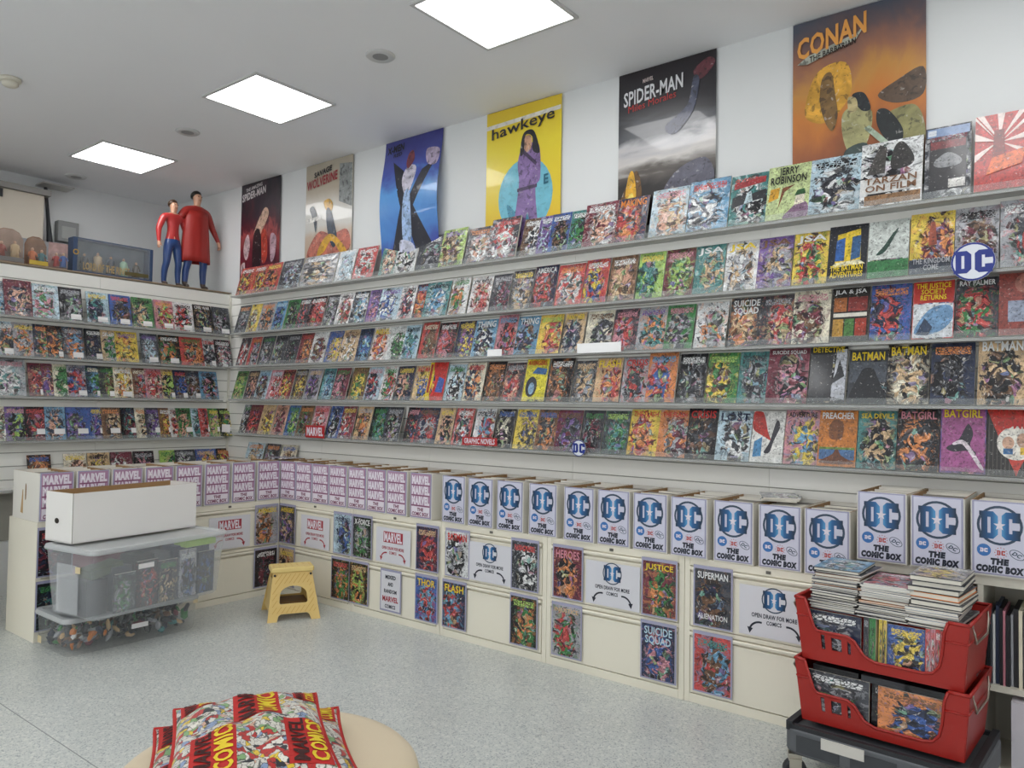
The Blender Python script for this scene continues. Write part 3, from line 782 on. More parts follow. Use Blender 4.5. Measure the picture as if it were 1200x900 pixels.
def put_box(kind, loc, rz, lab, grp, k):
    p = protoM if kind == 'm' else protoD
    o = p if kind not in used else copytree(p); used.add(kind)
    o.location = loc; o.rotation_euler = (0, 0, rz); tag(o, lab, 'box', grp)
    b = link('bagged_comics', BOARDS[k % 4], None, loc, (0, 0, rz)); b['kind'] = 'stuff'; b['label'] = 'bagged and boarded comics packed upright in an open cardboard box'
XM = [1.50, 1.694, 1.890, 2.085, 2.292, 2.49, 2.69, 2.915]
XD = [3.20, 3.42, 3.648, 3.886, 4.138, 4.349, 4.566, 4.786, 5.01, 5.232, 5.442]
CT = .712
for i, x in enumerate(XM): put_box('m', (x, -.408, CT), RAD(random.uniform(-.8, .8)), f'white comic box with pink repeated logo label, {ordinal(i+1)} right of the corner', 'pink labelled boxes on the long wall cabinets', i)
for i, x in enumerate(XD): put_box('d', (x, -.408-(.012 if i in (4, 7) else 0), CT-(.0 if i != 4 else 0)), RAD(random.uniform(-1, 1)), f'white comic box with blue round logo label, {ordinal(i+1)} right of the pink boxes', 'blue labelled boxes on the long wall cabinets', i+1)
for i, x in enumerate((5.668, 5.878, 6.095)): put_box('d', (x, -.42, .808), RAD((-1.2, .5, 0)[i]), f'blue logo comic box on the raised bookcase, {("first", "second", "third")[i]} from the cabinets', 'blue labelled boxes on the bookcase', i)
for i in range(8): put_box('m', (1.404, -.515-i*.212, CT), pi/2+RAD(random.uniform(-.7, .7)), f'white comic box with pink logo label on the back cabinets, {ordinal(i+1)} from the corner', 'pink labelled boxes on the back cabinets', i+2)
b = link('comic_box', BOXM, None, (1.29, -.36, CT), (0, 0, 0)); tag(b, 'plain white comic box tucked in the corner behind the labelled boxes', 'box')
bb = link('bagged_comics', BOARDS[1], None, (1.29, -.36, CT)); bb['kind'] = 'stuff'; bb['label'] = 'bagged and boarded comics packed upright in the corner box'
b.scale = (.9, .85, .98); bb.scale = (.88, .85, .98)
# brown glue flap and hand slot on the end of the row
M_SLOT = mat('dark hand hole', '2a241c', .8)
fo = link('hand_hole', MB().plate(smooth_loop([(-.006, -.045), (.006, -.04), (.007, .03), (0, .05), (-.007, .03)], 3), [], -.001, 0).mesh('hand_hole', (mat('torn brown hand slot', '8a6a40', .8),)), None)
END = [o for o in COL.objects if o.get('label', '').endswith('back cabinets, 8th from the corner')][0]
fo.parent = END; fo.location = (-BW/2-.0005, .19, .17); fo.rotation_euler = (0, 0, -pi/2)
tf = link('torn_flap', MB().plate([(-.035, -.09), (.0, -.095), (-.004, .05), (-.012, .05)], [], -.0012, 0).mesh('torn_flap', (mat('torn brown flap', 'b59568', .8),)), END, (-BW/2-.0005, .225, .13), (0, 0, -pi/2))
# slim magazines lying on the boxes
for k in range(3):
    m_ = comic(.17, .26, ('adww', 'dawk', 'aaww')[k], '', .006, 'magazine'); m_.rotation_euler = (-pi/2, 0, RAD(12+6*k)); m_.location = (5.19+.01*k, -.31, 1.012+.0065*k)
    tag(m_, ('grey', 'dark grey', 'pale grey')[k]+' magazine lying on the blue logo boxes, '+('lowest', 'middle', 'topmost')[k]+' of three', 'magazine', 'magazines lying on the boxes')
cd = link('sleeved_sheet', MB().box(-.13, .13, -.08, .08, 0, .002).mesh('sleeved_sheet', (M_SLEEVE,)), None, (1.2, -.24, 1.012), (0, 0, .15)); tag(cd, 'clear sleeved sheet lying on the corner boxes', 'sheet')

# ---------------------------------------------------------------- filing cabinets
M_CREAM = mat('cream painted steel', 'ece7d6', .38, noise=(4, .02)); M_CREAMD = mat('cream steel edge', 'c9c3ae', .4); M_GAP = mat('shadowed drawer gap', '4a463c', .8)
def cabinet(wd, lab, loc, rz, dep=.385):
    t = empty('filing_cabinet', loc, (0, 0, rz)); tag(t, lab, 'filing cabinet', 'cream two-drawer filing cabinets')
    b = MB()
    b.box(-wd/2+.001, -wd/2+.03, 0, dep, 0, .71); b.box(wd/2-.03, wd/2-.001, 0, dep, 0, .71); b.box(-wd/2+.03, wd/2-.03, 0, dep, .672, .71)
    b.box(-wd/2+.03, wd/2-.03, 0, dep, 0, .045); b.box(-wd/2+.03, wd/2-.03, .014, dep, .045, .672); b.box(-wd/2+.03, wd/2-.03, .0, .02, .352, .372)
    link('body', b.mesh('body', (M_CREAM,)), t, bevel=.002)
    for z0, z1 in ((.05, .348), (.376, .668)):
        d = link('drawer', MB().box(-wd/2+.034, wd/2-.034, -.003, .012, z0, z1-.028).mesh('drawer', (M_CREAM,)), t, bevel=.003)
        h = MB()
        h.loft([[(x, y, z) for y, z in ((.012, z1), (-.010, z1), (-.013, z1-.006), (-.011, z1-.016), (-.004, z1-.012), (.012, z1-.012))] for x in (-wd/2+.034, wd/2-.034)], True, True)
        link('pull_lip', h.mesh('pull_lip', (M_CREAM,)), d, fixn=True)
    link('label_holder', MB().box(-.011, .011, -.004, 0, .683, .697).mesh('label_holder', (mat('small grey metal tab', '6f6c66', .4, metal=.6),)), t)
    return t
CX = [1.40, 2.247, 3.093, 3.915, 4.757, 5.60]
for i in range(5): cabinet(CX[i+1]-CX[i], f'cream two-drawer steel filing cabinet, {("first","second","third","fourth","fifth")[i]} from the corner along the long wall', ((CX[i]+CX[i+1])/2, -.40, 0), 0)
cabinet(.845, 'cream two-drawer filing cabinet beside the corner, facing the step stool', (1.40, -.832, 0), pi/2, .43); cabinet(.845, 'cream two-drawer filing cabinet behind the stacked plastic tubs', (1.40, -1.678, 0), pi/2, .43)
structure(link('trim_3', MB().box(.97, 1.41, -.405, -.02, 0, .711).mesh('trim', (M_CREAM,))))
# bagged comics and paper signs fixed to the drawer fronts
def sleeved(wd, ht, code, ti, lab, loc, rz):
    o = comic(wd, ht, code, ti, .003); o.location = loc; o.rotation_euler = (0, 0, rz); tag(o, lab, 'comic book', 'bagged comics fixed to the drawers')
    link('plastic_sleeve', MB().box(-wd/2-.008, wd/2+.008, -.0018, -.0002, -.008, ht+.016).mesh('plastic_sleeve', (M_SLEEVE,)), o)
    return o
TOPZ, LOWZ = .394, .075
fr = [  # X centre, row, code, title, words
 (1.51, 1, 'dyve', 'AVENGERS', 'dark comic with yellow title'), (2.155, 1, 'inbd', '', 'pale blue icy comic'), (1.51, 0, 'eyok', '', 'yellow titled comic behind the step stool'), (2.14, 0, 'krog', '', 'black comic with red and orange art'),
 (2.362, 1, 'kwag', 'X-FORCE', 'black comic with white title'), (2.985, 1, 'nerm', '', 'navy comic with red figure'), (2.335, 0, 'kelo', '', 'black comic with lime figure'), (2.985, 0, 'bysr', 'THOR', 'blue comic with yellow title'),
 (3.245, 1, 'wrka', 'BATMAN', 'black and white comic with red title'), (3.768, 1, 'drwk', '', 'black and white comic with white figure'), (3.225, 0, 'nyrs', 'FLASH', 'blue and red comic with yellow title'), (3.765, 0, 'klgo', '', 'black and green comic with orange base'),
 (4.066, 1, 'mpok', 'HEROES', 'pink comic with fiery art'), (4.625, 1, 'mygo', 'JUSTICE', 'dark red comic with yellow title'), (4.063, 0, 'aerg', 'INJUSTICE', 'pale grey comic with red and green art'), (4.622, 0, 'nipb', 'SUICIDE~SQUAD', 'navy blue comic with pale title'),
 (4.912, 1, 'dwun', 'SUPERMAN', 'brown and blue comic with white title'), (4.912, 0, 'rtus', '', 'red comic with pale blue figure')]
cabn = ('first', 'second', 'third', 'fourth', 'fifth')
for x, up, code, ti, wds in fr:
    ci = max(k for k in range(5) if CX[k] < x)
    o = sleeved(.185, .272, code, ti, f'{wds}, {"upper" if up else "lower"} drawer, {cabn[ci]} long wall cabinet', (x, -.4135, TOPZ if up else LOWZ), 0)
    if code == 'dwun': link('subtitle', text_mesh('ALIENATION', .15, .026, MATS['title white'], .01), o, (0, -.0042, .045))
for y, up, code, ti, wds in ((-.53, 1, 'ayuo', 'AVENGERS', 'grey comic with yellow title'), (-.53, 0, 'kwmd', '', 'dark maroon comic with white title'), (-2.0, 1, 'krnm', '', 'dark comic peeping out beside the tubs'), (-2.0, 0, 'kgtn', '', 'dark green comic peeping out beside the tubs')):
    sleeved(.185, .272, code, ti, f'{wds}, on the {"upper" if up else "lower"} drawer of a back cabinet', (1.4135, y, TOPZ if up else LOWZ), pi/2)
M_SIGN = mat('white sign card', 'd8d8de', .45); M_MRED = mat('logo red', 'a82f3e', .4)
def arrow(m, s, mi=0):
    o, i_ = [], []
    for k in range(9):
        a = RAD(100-80*k/8); o.append((s*(.0+.055*cos(a))-s*.03, .055*sin(a)-.055)); i_.append((s*(.046*cos(a))-s*.03, .046*sin(a)-.055))
    for k in range(8): m.plate([o[k], o[k+1], i_[k+1], i_[k]][::1 if s > 0 else -1], [], 0, 0, mi)
    e = Vector((s*.0505*cos(RAD(20))-s*.03, .0505*sin(RAD(20))-.055))
    m.plate([(e.x+s*.013, e.y+.006), (e.x-s*.014, e.y+.001), (e.x+s*.002, e.y-.024)], [], 0, 0, mi); return m
def drawer_sign(kind, wd, ht, lab, loc, rz):
    t = empty('paper_sign', loc, (0, 0, rz)); tag(t, lab, 'sign', 'open drawer signs')
    link('card', MB().box(-wd/2, wd/2, -.0015, 0, -ht/2, ht/2).mesh('card', (M_SIGN,)), t)
    if kind == 'm':
        link('logo_panel', MB().box(-.092, .092, -.0004, 0, -.036, .036).mesh('logo_panel', (M_MRED,)), t, (0, -.0016, .055)); link('logo_lettering', text_mesh('MARVEL', .17, .062, M_PALE, .04), t, (0, -.0026, .055)); tm = M_MRED
    else:
        emblem(t, .058, 0, .06, -.002); tm = M_NAVY
    link('lettering', text_mesh('OPEN DRAW FOR MORE', .21, .021, tm, .03), t, (0, -.0022, -.018)); link('lettering', text_mesh('COMICS', .07, .019, tm, .03), t, (0, -.0022, -.047))
    a = arrow(MB(), 1); link('arrow', a.mesh('arrow', (tm,)), t, (.095, -.0022, -.045)); a = arrow(MB(), -1); link('arrow', a.mesh('arrow', (tm,)), t, (-.095, -.0022, -.045))
for kind, x, ci in (('m', 1.845, 0), ('m', 2.67, 1), ('d', 3.505, 2), ('d', 4.35, 3), ('d', 5.21, 4)):
    drawer_sign(kind, .33, .232, f'white {"red logo" if kind == "m" else "blue round logo"} sign on the upper drawer of the {cabn[ci]} long wall cabinet', (x, -.4135, .507), 0)
drawer_sign('m', .33, .232, 'white red logo sign on the upper drawer of the back cabinet', (1.4135, -.835, .507), pi/2)
t = empty('paper_sign', (2.655, -.4135, .21)); tag(t, 'tall narrow sleeved sign of stacked words on a lower drawer', 'sign')
link('card', MB().box(-.1, .1, -.0015, 0, -.14, .14).mesh('card', (M_SLEEVE,)), t); link('sheet', MB().box(-.09, .09, -.001, 0, -.128, .125).mesh('sheet', (M_SIGN,)), t, (0, -.0015, 0))
for s_, z, m_, wd in (('MIXED', .088, M_NAVY, .10), ('AND', .042, M_NAVY, .05), ('RANDOM', -.005, M_NAVY, .12), ('MARVEL', -.056, M_MRED, .15), ('COMICS', -.105, M_NAVY, .10)):
    link('lettering', text_mesh(s_, wd, .026 if m_ is M_NAVY else .036, m_, .04), t, (0, -.0034, z))
# ---------------------------------------------------------------- hanging signs on the ledges
def flat_sign(lab, wd, ht, m, txt, tm, loc, rz=0, bold=.03, cw=.88, chh=.7):
    t = empty('hanging_sign', loc, (0, 0, rz)); tag(t, lab, 'sign')
    link('card', MB().box(-wd/2, wd/2, -.003, 0, -ht/2, ht/2).mesh('card', (m,)), t)
    if txt: link('lettering', text_mesh(txt, wd*cw, ht*chh, tm, bold), t, (0, -.0036, 0))
flat_sign('red sign with white publisher lettering on the fifth ledge near the corner', .235, .098, mat('sign red', 'b02228', .35), 'MARVEL', M_PALE, (1.44, -.122, 1.225), 0, .045)
flat_sign('red strip sign with white words on the fifth ledge', .30, .052, mat('sign red', 'b02228', .35), 'GRAPHIC NOVELS', M_PALE, (3.16, -.122, 1.215), 0, .03)
flat_sign('small blank white card at the corner end of the fifth ledge', .13, .07, WHITE, '', None, (.17, -.122, 1.215))
flat_sign('large blank white card leaning on the third ledge', .30, .058, mat('reflection white card', 'fbfbfb', .3), '', None, (4.07, -.124, 1.80)); flat_sign('small blank white card leaning on the third ledge', .12, .045, mat('reflection white card', 'fbfbfb', .3), '', None, (3.28, -.124, 1.795))  # white cards added to imitate ceiling light mirrored in the acrylic
def roundel(s, lab, loc):
    t = empty('round_sign', loc); tag(t, lab, 'sign')
    link('disc', MB().plate(circle(0, 0, s, n=40), [], -.004, 0).mesh('disc', (mat('roundel white', 'e2e6ee', .35),)), t)
    r = MB(); ring(r, 0, 0, .90*s, .995*s, 0); bl = mat('royal blue print', '1c2f86', .35); link('emblem_ring', r.mesh('emblem_ring', (bl,)), t, (0, -.0046, 0))
    d = letters_dc(MB(), s*1.12, 0); link('emblem_letters', d.mesh('emblem_letters', (bl,)), t, (0, -.0048, 0))
roundel(.073*1.15, 'large round blue and white logo sign hanging from the second ledge', (5.972, -.135, 2.105)); roundel(.049, 'small round blue and white logo sign on the fifth ledge', (3.94, -.122, 1.205))

# ---------------------------------------------------------------- wall posters (plain stand-in artwork with their wording)
def grad_mat(name, stops, scale=3.0, amt=.35, streak=(1, 1)):
    g = NG(name); tc = g.n('TexCoord'); s = g.n('SeparateXYZ'); g.l(tc.outputs['Generated'], s.inputs[0])
    mp = g.vmath('MULTIPLY', tc.outputs['Generated'], (streak[0], 1, streak[1]))
    n = g.n('TexNoise', i_Scale=scale, i_Detail=6.0, i_Distortion=.6); g.l(mp, n.inputs['Vector'])
    f = g.math('ADD', s.outputs[2], g.math('MULTIPLY', g.math('SUBTRACT', n.outputs['Fac'], .5), amt))
    cr = g.n('ValToRGB'); g.l(f, cr.inputs[0]); e = cr.color_ramp.elements
    e[0].position = stops[0][0]; e[0].color = (*lin(stops[0][1]), 1); e[1].position = stops[-1][0]; e[1].color = (*lin(stops[-1][1]), 1)
    for p, c in stops[1:-1]: x = e.new(p); x.color = (*lin(c), 1)
    g.l(cr.outputs[0], g.b.inputs['Base Color']); g.b.inputs['Roughness'].default_value = .3; g.b.inputs['Coat Weight'].default_value = .4; return g.m
def ink(c): return mat('ink '+c, c, .35, coat=.3)
def fine(s, cuts=3):
    bm = bmesh.new(); vs = [bm.verts.new(v) for v in s.v]
    for f in s.f: bm.faces.new([vs[i] for i in f])
    bmesh.ops.triangulate(bm, faces=bm.faces)
    for _ in range(2):
        bmesh.ops.subdivide_edges(bm, edges=[e for e in bm.edges if e.calc_length() > .09], cuts=1, use_grid_fill=False); bmesh.ops.triangulate(bm, faces=[f for f in bm.faces if len(f.verts) > 3])
    bm.verts.index_update(); o = MB(); o.v = [tuple(v.co) for v in bm.verts]; o.f = [tuple(v.index for v in f.verts) for f in bm.faces]; o.m = [0]*len(o.f); bm.free(); return o
def fine_mesh(me, L):
    bm = bmesh.new(); bm.from_mesh(me); bmesh.ops.triangulate(bm, faces=bm.faces)
    for _ in range(3):
        bmesh.ops.subdivide_edges(bm, edges=[e for e in bm.edges if e.calc_length() > L], cuts=1); bmesh.ops.triangulate(bm, faces=[f for f in bm.faces if len(f.verts) > 3])
    bm.to_mesh(me); bm.free(); return me
def poster(x, wd, m, lab, shapes, texts, curl=0, ht=.93, tz=3.445):
    t = empty('poster', (x, 0, tz)); tag(t, lab, 'poster', 'posters above the shelves')
    n = 14; b = MB(); W = lambda u, v: -.002-curl*(.5-.5*cos(2*pi*(1-v)))*.5-curl*.5*(1-v)*(.5+.5*sin(3.1*u))
    P = lambda u, v, d=0: ((u-.5)*wd, W(u, v)-d, (v-1)*ht)
    for i in range(n):
        for j in range(n): b.poly([P(i/n, j/n), P((i+1)/n, j/n), P((i+1)/n, (j+1)/n), P(i/n, (j+1)/n)])
    link('sheet', b.mesh('sheet', (m,)), t, smooth=True, fixn=True)
    for k, (c, pts) in enumerate(shapes):
        s = MB().plate(pts, [], 0, 0)
        s = fine(s)
        s.v = [P(u, v, .0006+.0006*k) for u, _, v in s.v]
        link('print', s.mesh('print', (print_mat(c, 11.0, .75 if c not in ('e5e2da', '72bcd0', '1d1e2c') else .25),)), t)
    for body, u, v, tw, th_, c, bold, sl in texts:
        me = fine_mesh(text_mesh(body, tw*wd, th_*ht, ink(c), bold).copy(), .06)
        for vt in me.vertices:
            uu = u+vt.co.x/wd; vv = v+vt.co.z/ht+(uu-u)*sl; vt.co = P(uu, vv, .0006+.0006*len(shapes)+.0012)
        link('lettering', me, t)
S = smooth_loop
poster(.43, .60, grad_mat('dark crimson print', [(0, '2a1420'), (.3, '6d2433'), (.45, 'a04a4a'), (.55, '50202c'), (.75, '33202e'), (1, '1c1824')], 7, .75), 'dark crimson poster nearest the corner with white slanted title', 
       [('c9b0b4', S([(.1, .42), (.2, .5), (.25, .38), (.18, .25), (.1, .3)])), ('d8b49c', S([(.35, .5), (.6, .72), (.72, .66), (.55, .5), (.42, .42)])), ('b8402e', S([(.55, .5), (.68, .48), (.7, .25), (.58, .2)])), ('15131b', S([(.36, .5), (.5, .52), (.56, .3), (.5, .1), (.36, .12), (.32, .3)])), ('b99aa6', S([(.78, .45), (.92, .42), (.9, .25), (.8, .2)])), ('c9b0b4', S([(.04, .2), (.14, .22), (.12, .08), (.05, .08)]))],
       [('THE AMAZING', .34, .95, .42, .035, 'dcd6d8', .02, .07), ('SPIDER-MAN', .34, .885, .60, .075, 'dcd6d8', .03, .07)])
poster(1.39, .60, grad_mat('tan and grey print', [(0, '46525a'), (.12, 'b9a793'), (.35, 'c9b4a0'), (.42, 'd2cfc8'), (.55, 'd8d5ce'), (.75, 'b8ac98'), (1, 'b3aa98')], 4, .15), 'beige poster with red title and small yellow figure', 
       [('8f9392', [(.72, .62), (.99, .55), (.99, .93), (.72, .95)]), ('c5715f', S([(.06, .22), (.3, .38), (.6, .34), (.9, .36), (.95, .18), (.5, .13), (.1, .1)])), ('2c353d', S([(.04, .02), (.9, .10), (.96, .03), (.5, .0)])),
        ('d8a42c', S([(.4, .64), (.52, .66), (.6, .6), (.55, .54), (.46, .56)])), ('26384e', S([(.46, .56), (.56, .55), (.7, .3), (.62, .22), (.5, .36)])), ('d8a42c', S([(.5, .34), (.34, .26), (.28, .16), (.44, .2), (.6, .28), (.86, .1), (.9, .18), (.66, .32)])), ('3a4652', S([(.1, .6), (.18, .62), (.26, .52), (.24, .38), (.18, .5)])), ('e6e3dd', [(.03, .47), (.35, .49), (.35, .53), (.03, .51)])],
       [('SAVAGE', .38, .915, .38, .05, '26242a', .04, .09), ('WOLVERINE', .36, .835, .66, .085, 'a0383f', .03, .07)])
poster(2.37, .60, grad_mat('blue violet print', [(0, '3b3596'), (.25, '4a7fc6'), (.5, '5b9ad8'), (.7, '4453a6'), (1, '3b3a80')], 3, .5), 'curling blue and violet poster with large dark cross shape', 
       [('1d1e2c', [(.18, .82), (.40, .72), (.55, .5), (.72, .70), (.92, .76), (.62, .42), (.95, .05), (.66, .05), (.52, .28), (.46, .05), (.22, .08), (.40, .42)]), ('c8c3d2', S([(.42, .72), (.52, .76), (.62, .72), (.58, .58), (.5, .5), (.4, .62)])), ('9db8de', S([(.46, .52), (.56, .52), (.58, .2), (.5, .06), (.42, .2)])), ('7d3a44', S([(.45, .86), (.52, .88), (.56, .8), (.48, .73), (.43, .78)])), ('c6c9dc', S([(.38, .16), (.6, .12), (.62, .02), (.4, .02)])), ('b8a8c2', S([(.76, .86), (.97, .84), (.95, .72), (.8, .74)]))],
       [('X-MEN', .2, .93, .30, .06, '17151f', .04, .05), ('RED', .25, .875, .15, .03, '17151f', .02, .05)], curl=.09)
YEL = grad_mat('yellow print', [(0, 'd9a92c'), (.3, 'e6c832'), (.7, 'ecd83a'), (1, 'e2c233')], 2, .2)
poster(3.39, .62, YEL, 'bright yellow poster with blue disc and purple standing shape', 
       [('e5e2da', [(.0, .905), (.99, .925), (.99, .895), (.0, .875)]), ('72bcd0', circle(.54, .34, .36, .27)), ('4f9cba', S([(.3, .3), (.5, .2), (.7, .25), (.6, .12), (.4, .1)])), ('8a6fa6', S([(.50, .70), (.60, .71), (.72, .68), (.74, .45), (.68, .38), (.72, .12), (.78, .0), (.64, .0), (.58, .22), (.50, .0), (.36, .0), (.42, .24), (.46, .44), (.44, .58)])), ('d3a284', S([(.52, .76), (.61, .76), (.62, .68), (.56, .65), (.51, .70)])), ('2b2830', S([(.5, .77), (.57, .805), (.66, .78), (.73, .63), (.64, .65), (.63, .75), (.54, .77), (.52, .65), (.47, .64)])), ('4b3c5c', [(.44, .40), (.70, .41), (.70, .385), (.44, .375)]), ('4b3c5c', [(.5, .65), (.54, .66), (.7, .56), (.68, .54)]), ('4b3c5c', [(.36, .08), (.5, .09), (.5, .06), (.36, .05)])],
       [('hawkeye', .50, .845, .84, .105, '27252c', .012, .06), ('E', .82, .43, .06, .07, '2c6a80', .03, .05), ('A great writer', .2, .70, .2, .022, '6a5a2a', 0, .06), ('and artist', .19, .66, .16, .02, '6a5a2a', 0, .06)][:2])
poster(4.425, .617, grad_mat('dark poster with pale streak', [(0, '2e2624'), (.25, '2a2727'), (.34, '5c5550'), (.42, 'cfcac6'), (.50, 'b9b7ba'), (.58, '4f5258'), (.7, '2b2a30'), (1, '201a20')], 3.5, .30, (.5, 2.5)), 'dark poster with white title, pale streak and orange flare', 
       [('6a4c2a', S([(.04, .2), (.2, .36), (.26, .2), (.2, .06), (.08, .08)])), ('e8b02e', S([(.08, .2), (.12, .34), (.17, .35), (.2, .2), (.15, .11), (.09, .13)])), ('f4dc6a', S([(.10, .18), (.16, .22), (.18, .15), (.13, .12)])), ('5b5a6a', S([(.45, .12), (.6, .3), (.9, .36), (.98, .2), (.7, .06)])), ('6c3740', S([(.78, .9), (.92, .96), (.99, .92), (.86, .84)])), ('4a4f66', S([(.5, .6), (.72, .7), (.78, .86), (.84, .84), (.78, .66), (.6, .54)]))],
       [('MARVEL', .32, .925, .11, .026, 'd8c8c4', .02, .06), ('SPIDER-MAN', .37, .845, .62, .095, 'dcdde0', .02, .06), ('Miles Morales', .36, .775, .5, .045, 'b8302c', .0, .06)])
poster(5.46, .617, grad_mat('sunset print', [(0, '55594a'), (.12, '6d4a34'), (.28, '9a5a38'), (.45, 'c47a3a'), (.6, 'c08a46'), (.72, '9c6a52'), (.88, '66565a'), (1, '4b5160')], 3, .45), 'large orange sunset poster with bold orange title', 
       [('d8a23c', S([(.1, .52), (.2, .7), (.42, .72), (.46, .55), (.3, .42), (.14, .44)])), ('5c4a3c', S([(.66, .5), (.8, .56), (.98, .6), (.98, .46), (.8, .44)])), ('8e8a5c', S([(.7, .38), (.9, .42), (.98, .34), (.98, .22), (.8, .26)])), ('4c5a44', S([(.0, .04), (.2, .14), (.5, .16), (.7, .06), (.66, .0), (.0, .0)])), ('7d6038', S([(.24, .66), (.31, .68), (.34, .56), (.36, .44), (.32, .36), (.26, .42), (.22, .54)])), ('a5a172', S([(.4, .44), (.5, .47), (.62, .42), (.58, .26), (.46, .22), (.40, .32)])), ('3d4a48', S([(.42, .24), (.58, .26), (.62, .14), (.5, .08), (.42, .14)])), ('23282c', S([(.47, .53), (.56, .53), (.61, .44), (.54, .44)])), ('b9aa7c', S([(.44, .52), (.5, .51), (.51, .45), (.45, .44)])), ('23282a', S([(.66, .42), (.74, .41), (.84, .30), (.82, .22), (.74, .24), (.66, .34)])), ('9fb09a', [(.56, .34), (.60, .35), (.90, .13), (.84, .13)]), ('86997e', [(.16, .2), (.22, .21), (.5, .07), (.44, .06)]), ('b8bcae', [(.04, .765), (.12, .80), (.50, .86), (.56, .885), (.5, .825), (.12, .755)])],
       [('CONAN', .31, .875, .54, .12, 'e8a24e', .03, .12), ('THE BARBARIAN', .32, .80, .36, .032, '2a211c', .02, .12)])

# ---------------------------------------------------------------- open bookcase at the right end
bk = empty('bookcase', (5.605, -.40, 0)); tag(bk, 'open white bookcase beyond the filing cabinets carrying three blue logo boxes', 'bookcase')
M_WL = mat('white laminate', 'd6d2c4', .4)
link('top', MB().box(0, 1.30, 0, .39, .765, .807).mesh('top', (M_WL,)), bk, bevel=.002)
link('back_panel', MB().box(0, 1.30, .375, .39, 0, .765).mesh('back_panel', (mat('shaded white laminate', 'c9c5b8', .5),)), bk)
for x in (0, .412, .848, 1.28): link('side_panel', MB().box(x, x+.02, 0, .375, 0, .765).mesh('side_panel', (M_WL,)), bk)
for x in (.02, .432, .868):
    link('shelf_board', MB().box(x, x+.39 if x < .1 else x+.412, .004, .375, .355, .378).mesh('shelf_board', (M_WL,)), bk); link('base_board', MB().box(x, x+.39 if x < .1 else x+.412, .004, .375, .03, .05).mesh('base_board', (M_WL,)), bk)
xx = 6.045; rnd = random.Random(4)
for k, (c, tt) in enumerate((('k', .012), ('d', .006), ('w', .008), ('n', .012), ('k', .01), ('p', .008), ('k', .014), ('a', .008), ('k', .016), ('c', .012), ('d', .02), ('a', .01), ('k', .03), ('c', .006))):
    hh = rnd.uniform(.27, .31)
    o = link('hardback_book', MB().box(0, tt, 0, .2, 0, hh).mesh('hardback_book', (mat('spine '+WORD[c], PAL[c], .4),)), None, (xx, -.385+rnd.uniform(0, .02), .3785)); xx += tt+.0015
    tag(o, f'upright {WORD[c]} spined book on the open bookcase, {ordinal(k+1)} behind the red crates', 'book', 'books in the bookcase')
bw = link('white_box', MB().box(0, .16, 0, .3, 0, .30).mesh('white_box', (M_CARD,)), None, (6.27, -.40, .3785)); tag(bw, 'white box beside the upright books in the bookcase', 'box')
bw2 = link('white_box', MB().box(0, .19, 0, .33, 0, .285).mesh('white_box', (mat('pale lilac card', 'cfcbd2', .5),)), None, (6.13, -.42, .0505)); tag(bw2, 'pale box on the lowest bookcase board beside the dolly', 'box')

# ---------------------------------------------------------------- red crates on a grey dolly
M_RED = mat('red crate plastic', 'a1231c', .36, bump=(300, .02)); M_STEEL = mat('bare wire handle', 'b9b3a6', .3, metal=.9)
TR = Matrix.Rotation(RAD(-3), 4, 'Z')
dl = empty('dolly', (5.765, -.69, 0), (0, 0, RAD(-3))); tag(dl, 'grey plastic dolly on casters under the red crates', 'dolly')
M_GREY = mat('grey dolly plastic', '5a5d61', .5, noise=(12, .06)); M_DK = mat('dark grey plastic', '26282c', .6)
b = MB().loft([rrect(.64, .46, .04, .11), rrect(.66, .48, .04, .125), rrect(.66, .48, .04, .205), rrect(.645, .465, .04, .21)]); link('deck', b.mesh('deck', (M_GREY,)), dl, bevel=.003)
b = MB()
for sx in (-1, 1):
    b.box(sx*.31-.012, sx*.31+.012, -.235, .235, .20, .235)
for sy in (-1, 1): b.box(-.31, .31, sy*.225-.01, sy*.225+.01, .20, .225)
link('raised_rim', b.mesh('raised_rim', (M_DK,)), dl)
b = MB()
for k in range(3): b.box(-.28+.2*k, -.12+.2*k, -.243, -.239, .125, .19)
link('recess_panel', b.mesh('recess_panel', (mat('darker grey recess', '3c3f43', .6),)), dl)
link('taped_label', MB().box(-.185, -.03, -.246, -.2405, .165, .205).mesh('taped_label', (mat('taped paper label', 'cfccc4', .5),)), dl)
for sx in (-1, 1):
    for sy in (-1, 1):
        c = link('caster', MB().box(-.025, .025, -.02, .02, .085, .112).box(-.022, .022, -.026, -.021, .03, .095).box(-.022, .022, .021, .026, .03, .095).mesh('caster', (M_STEEL,)), dl, (sx*.295, sy*.215, 0), (0, 0, .5))
        wl = MB(); wl.loft([[(r*cos(2*pi*k/20), y, .045+r*sin(2*pi*k/20)) for k in range(20)] for r, y in ((.036, -.016), (.045, -.012), (.045, .012), (.036, .016))]); link('wheel', wl.mesh('wheel', (M_DK,)), c, smooth=False)
CW, CD_, CH = .60, .40, .237
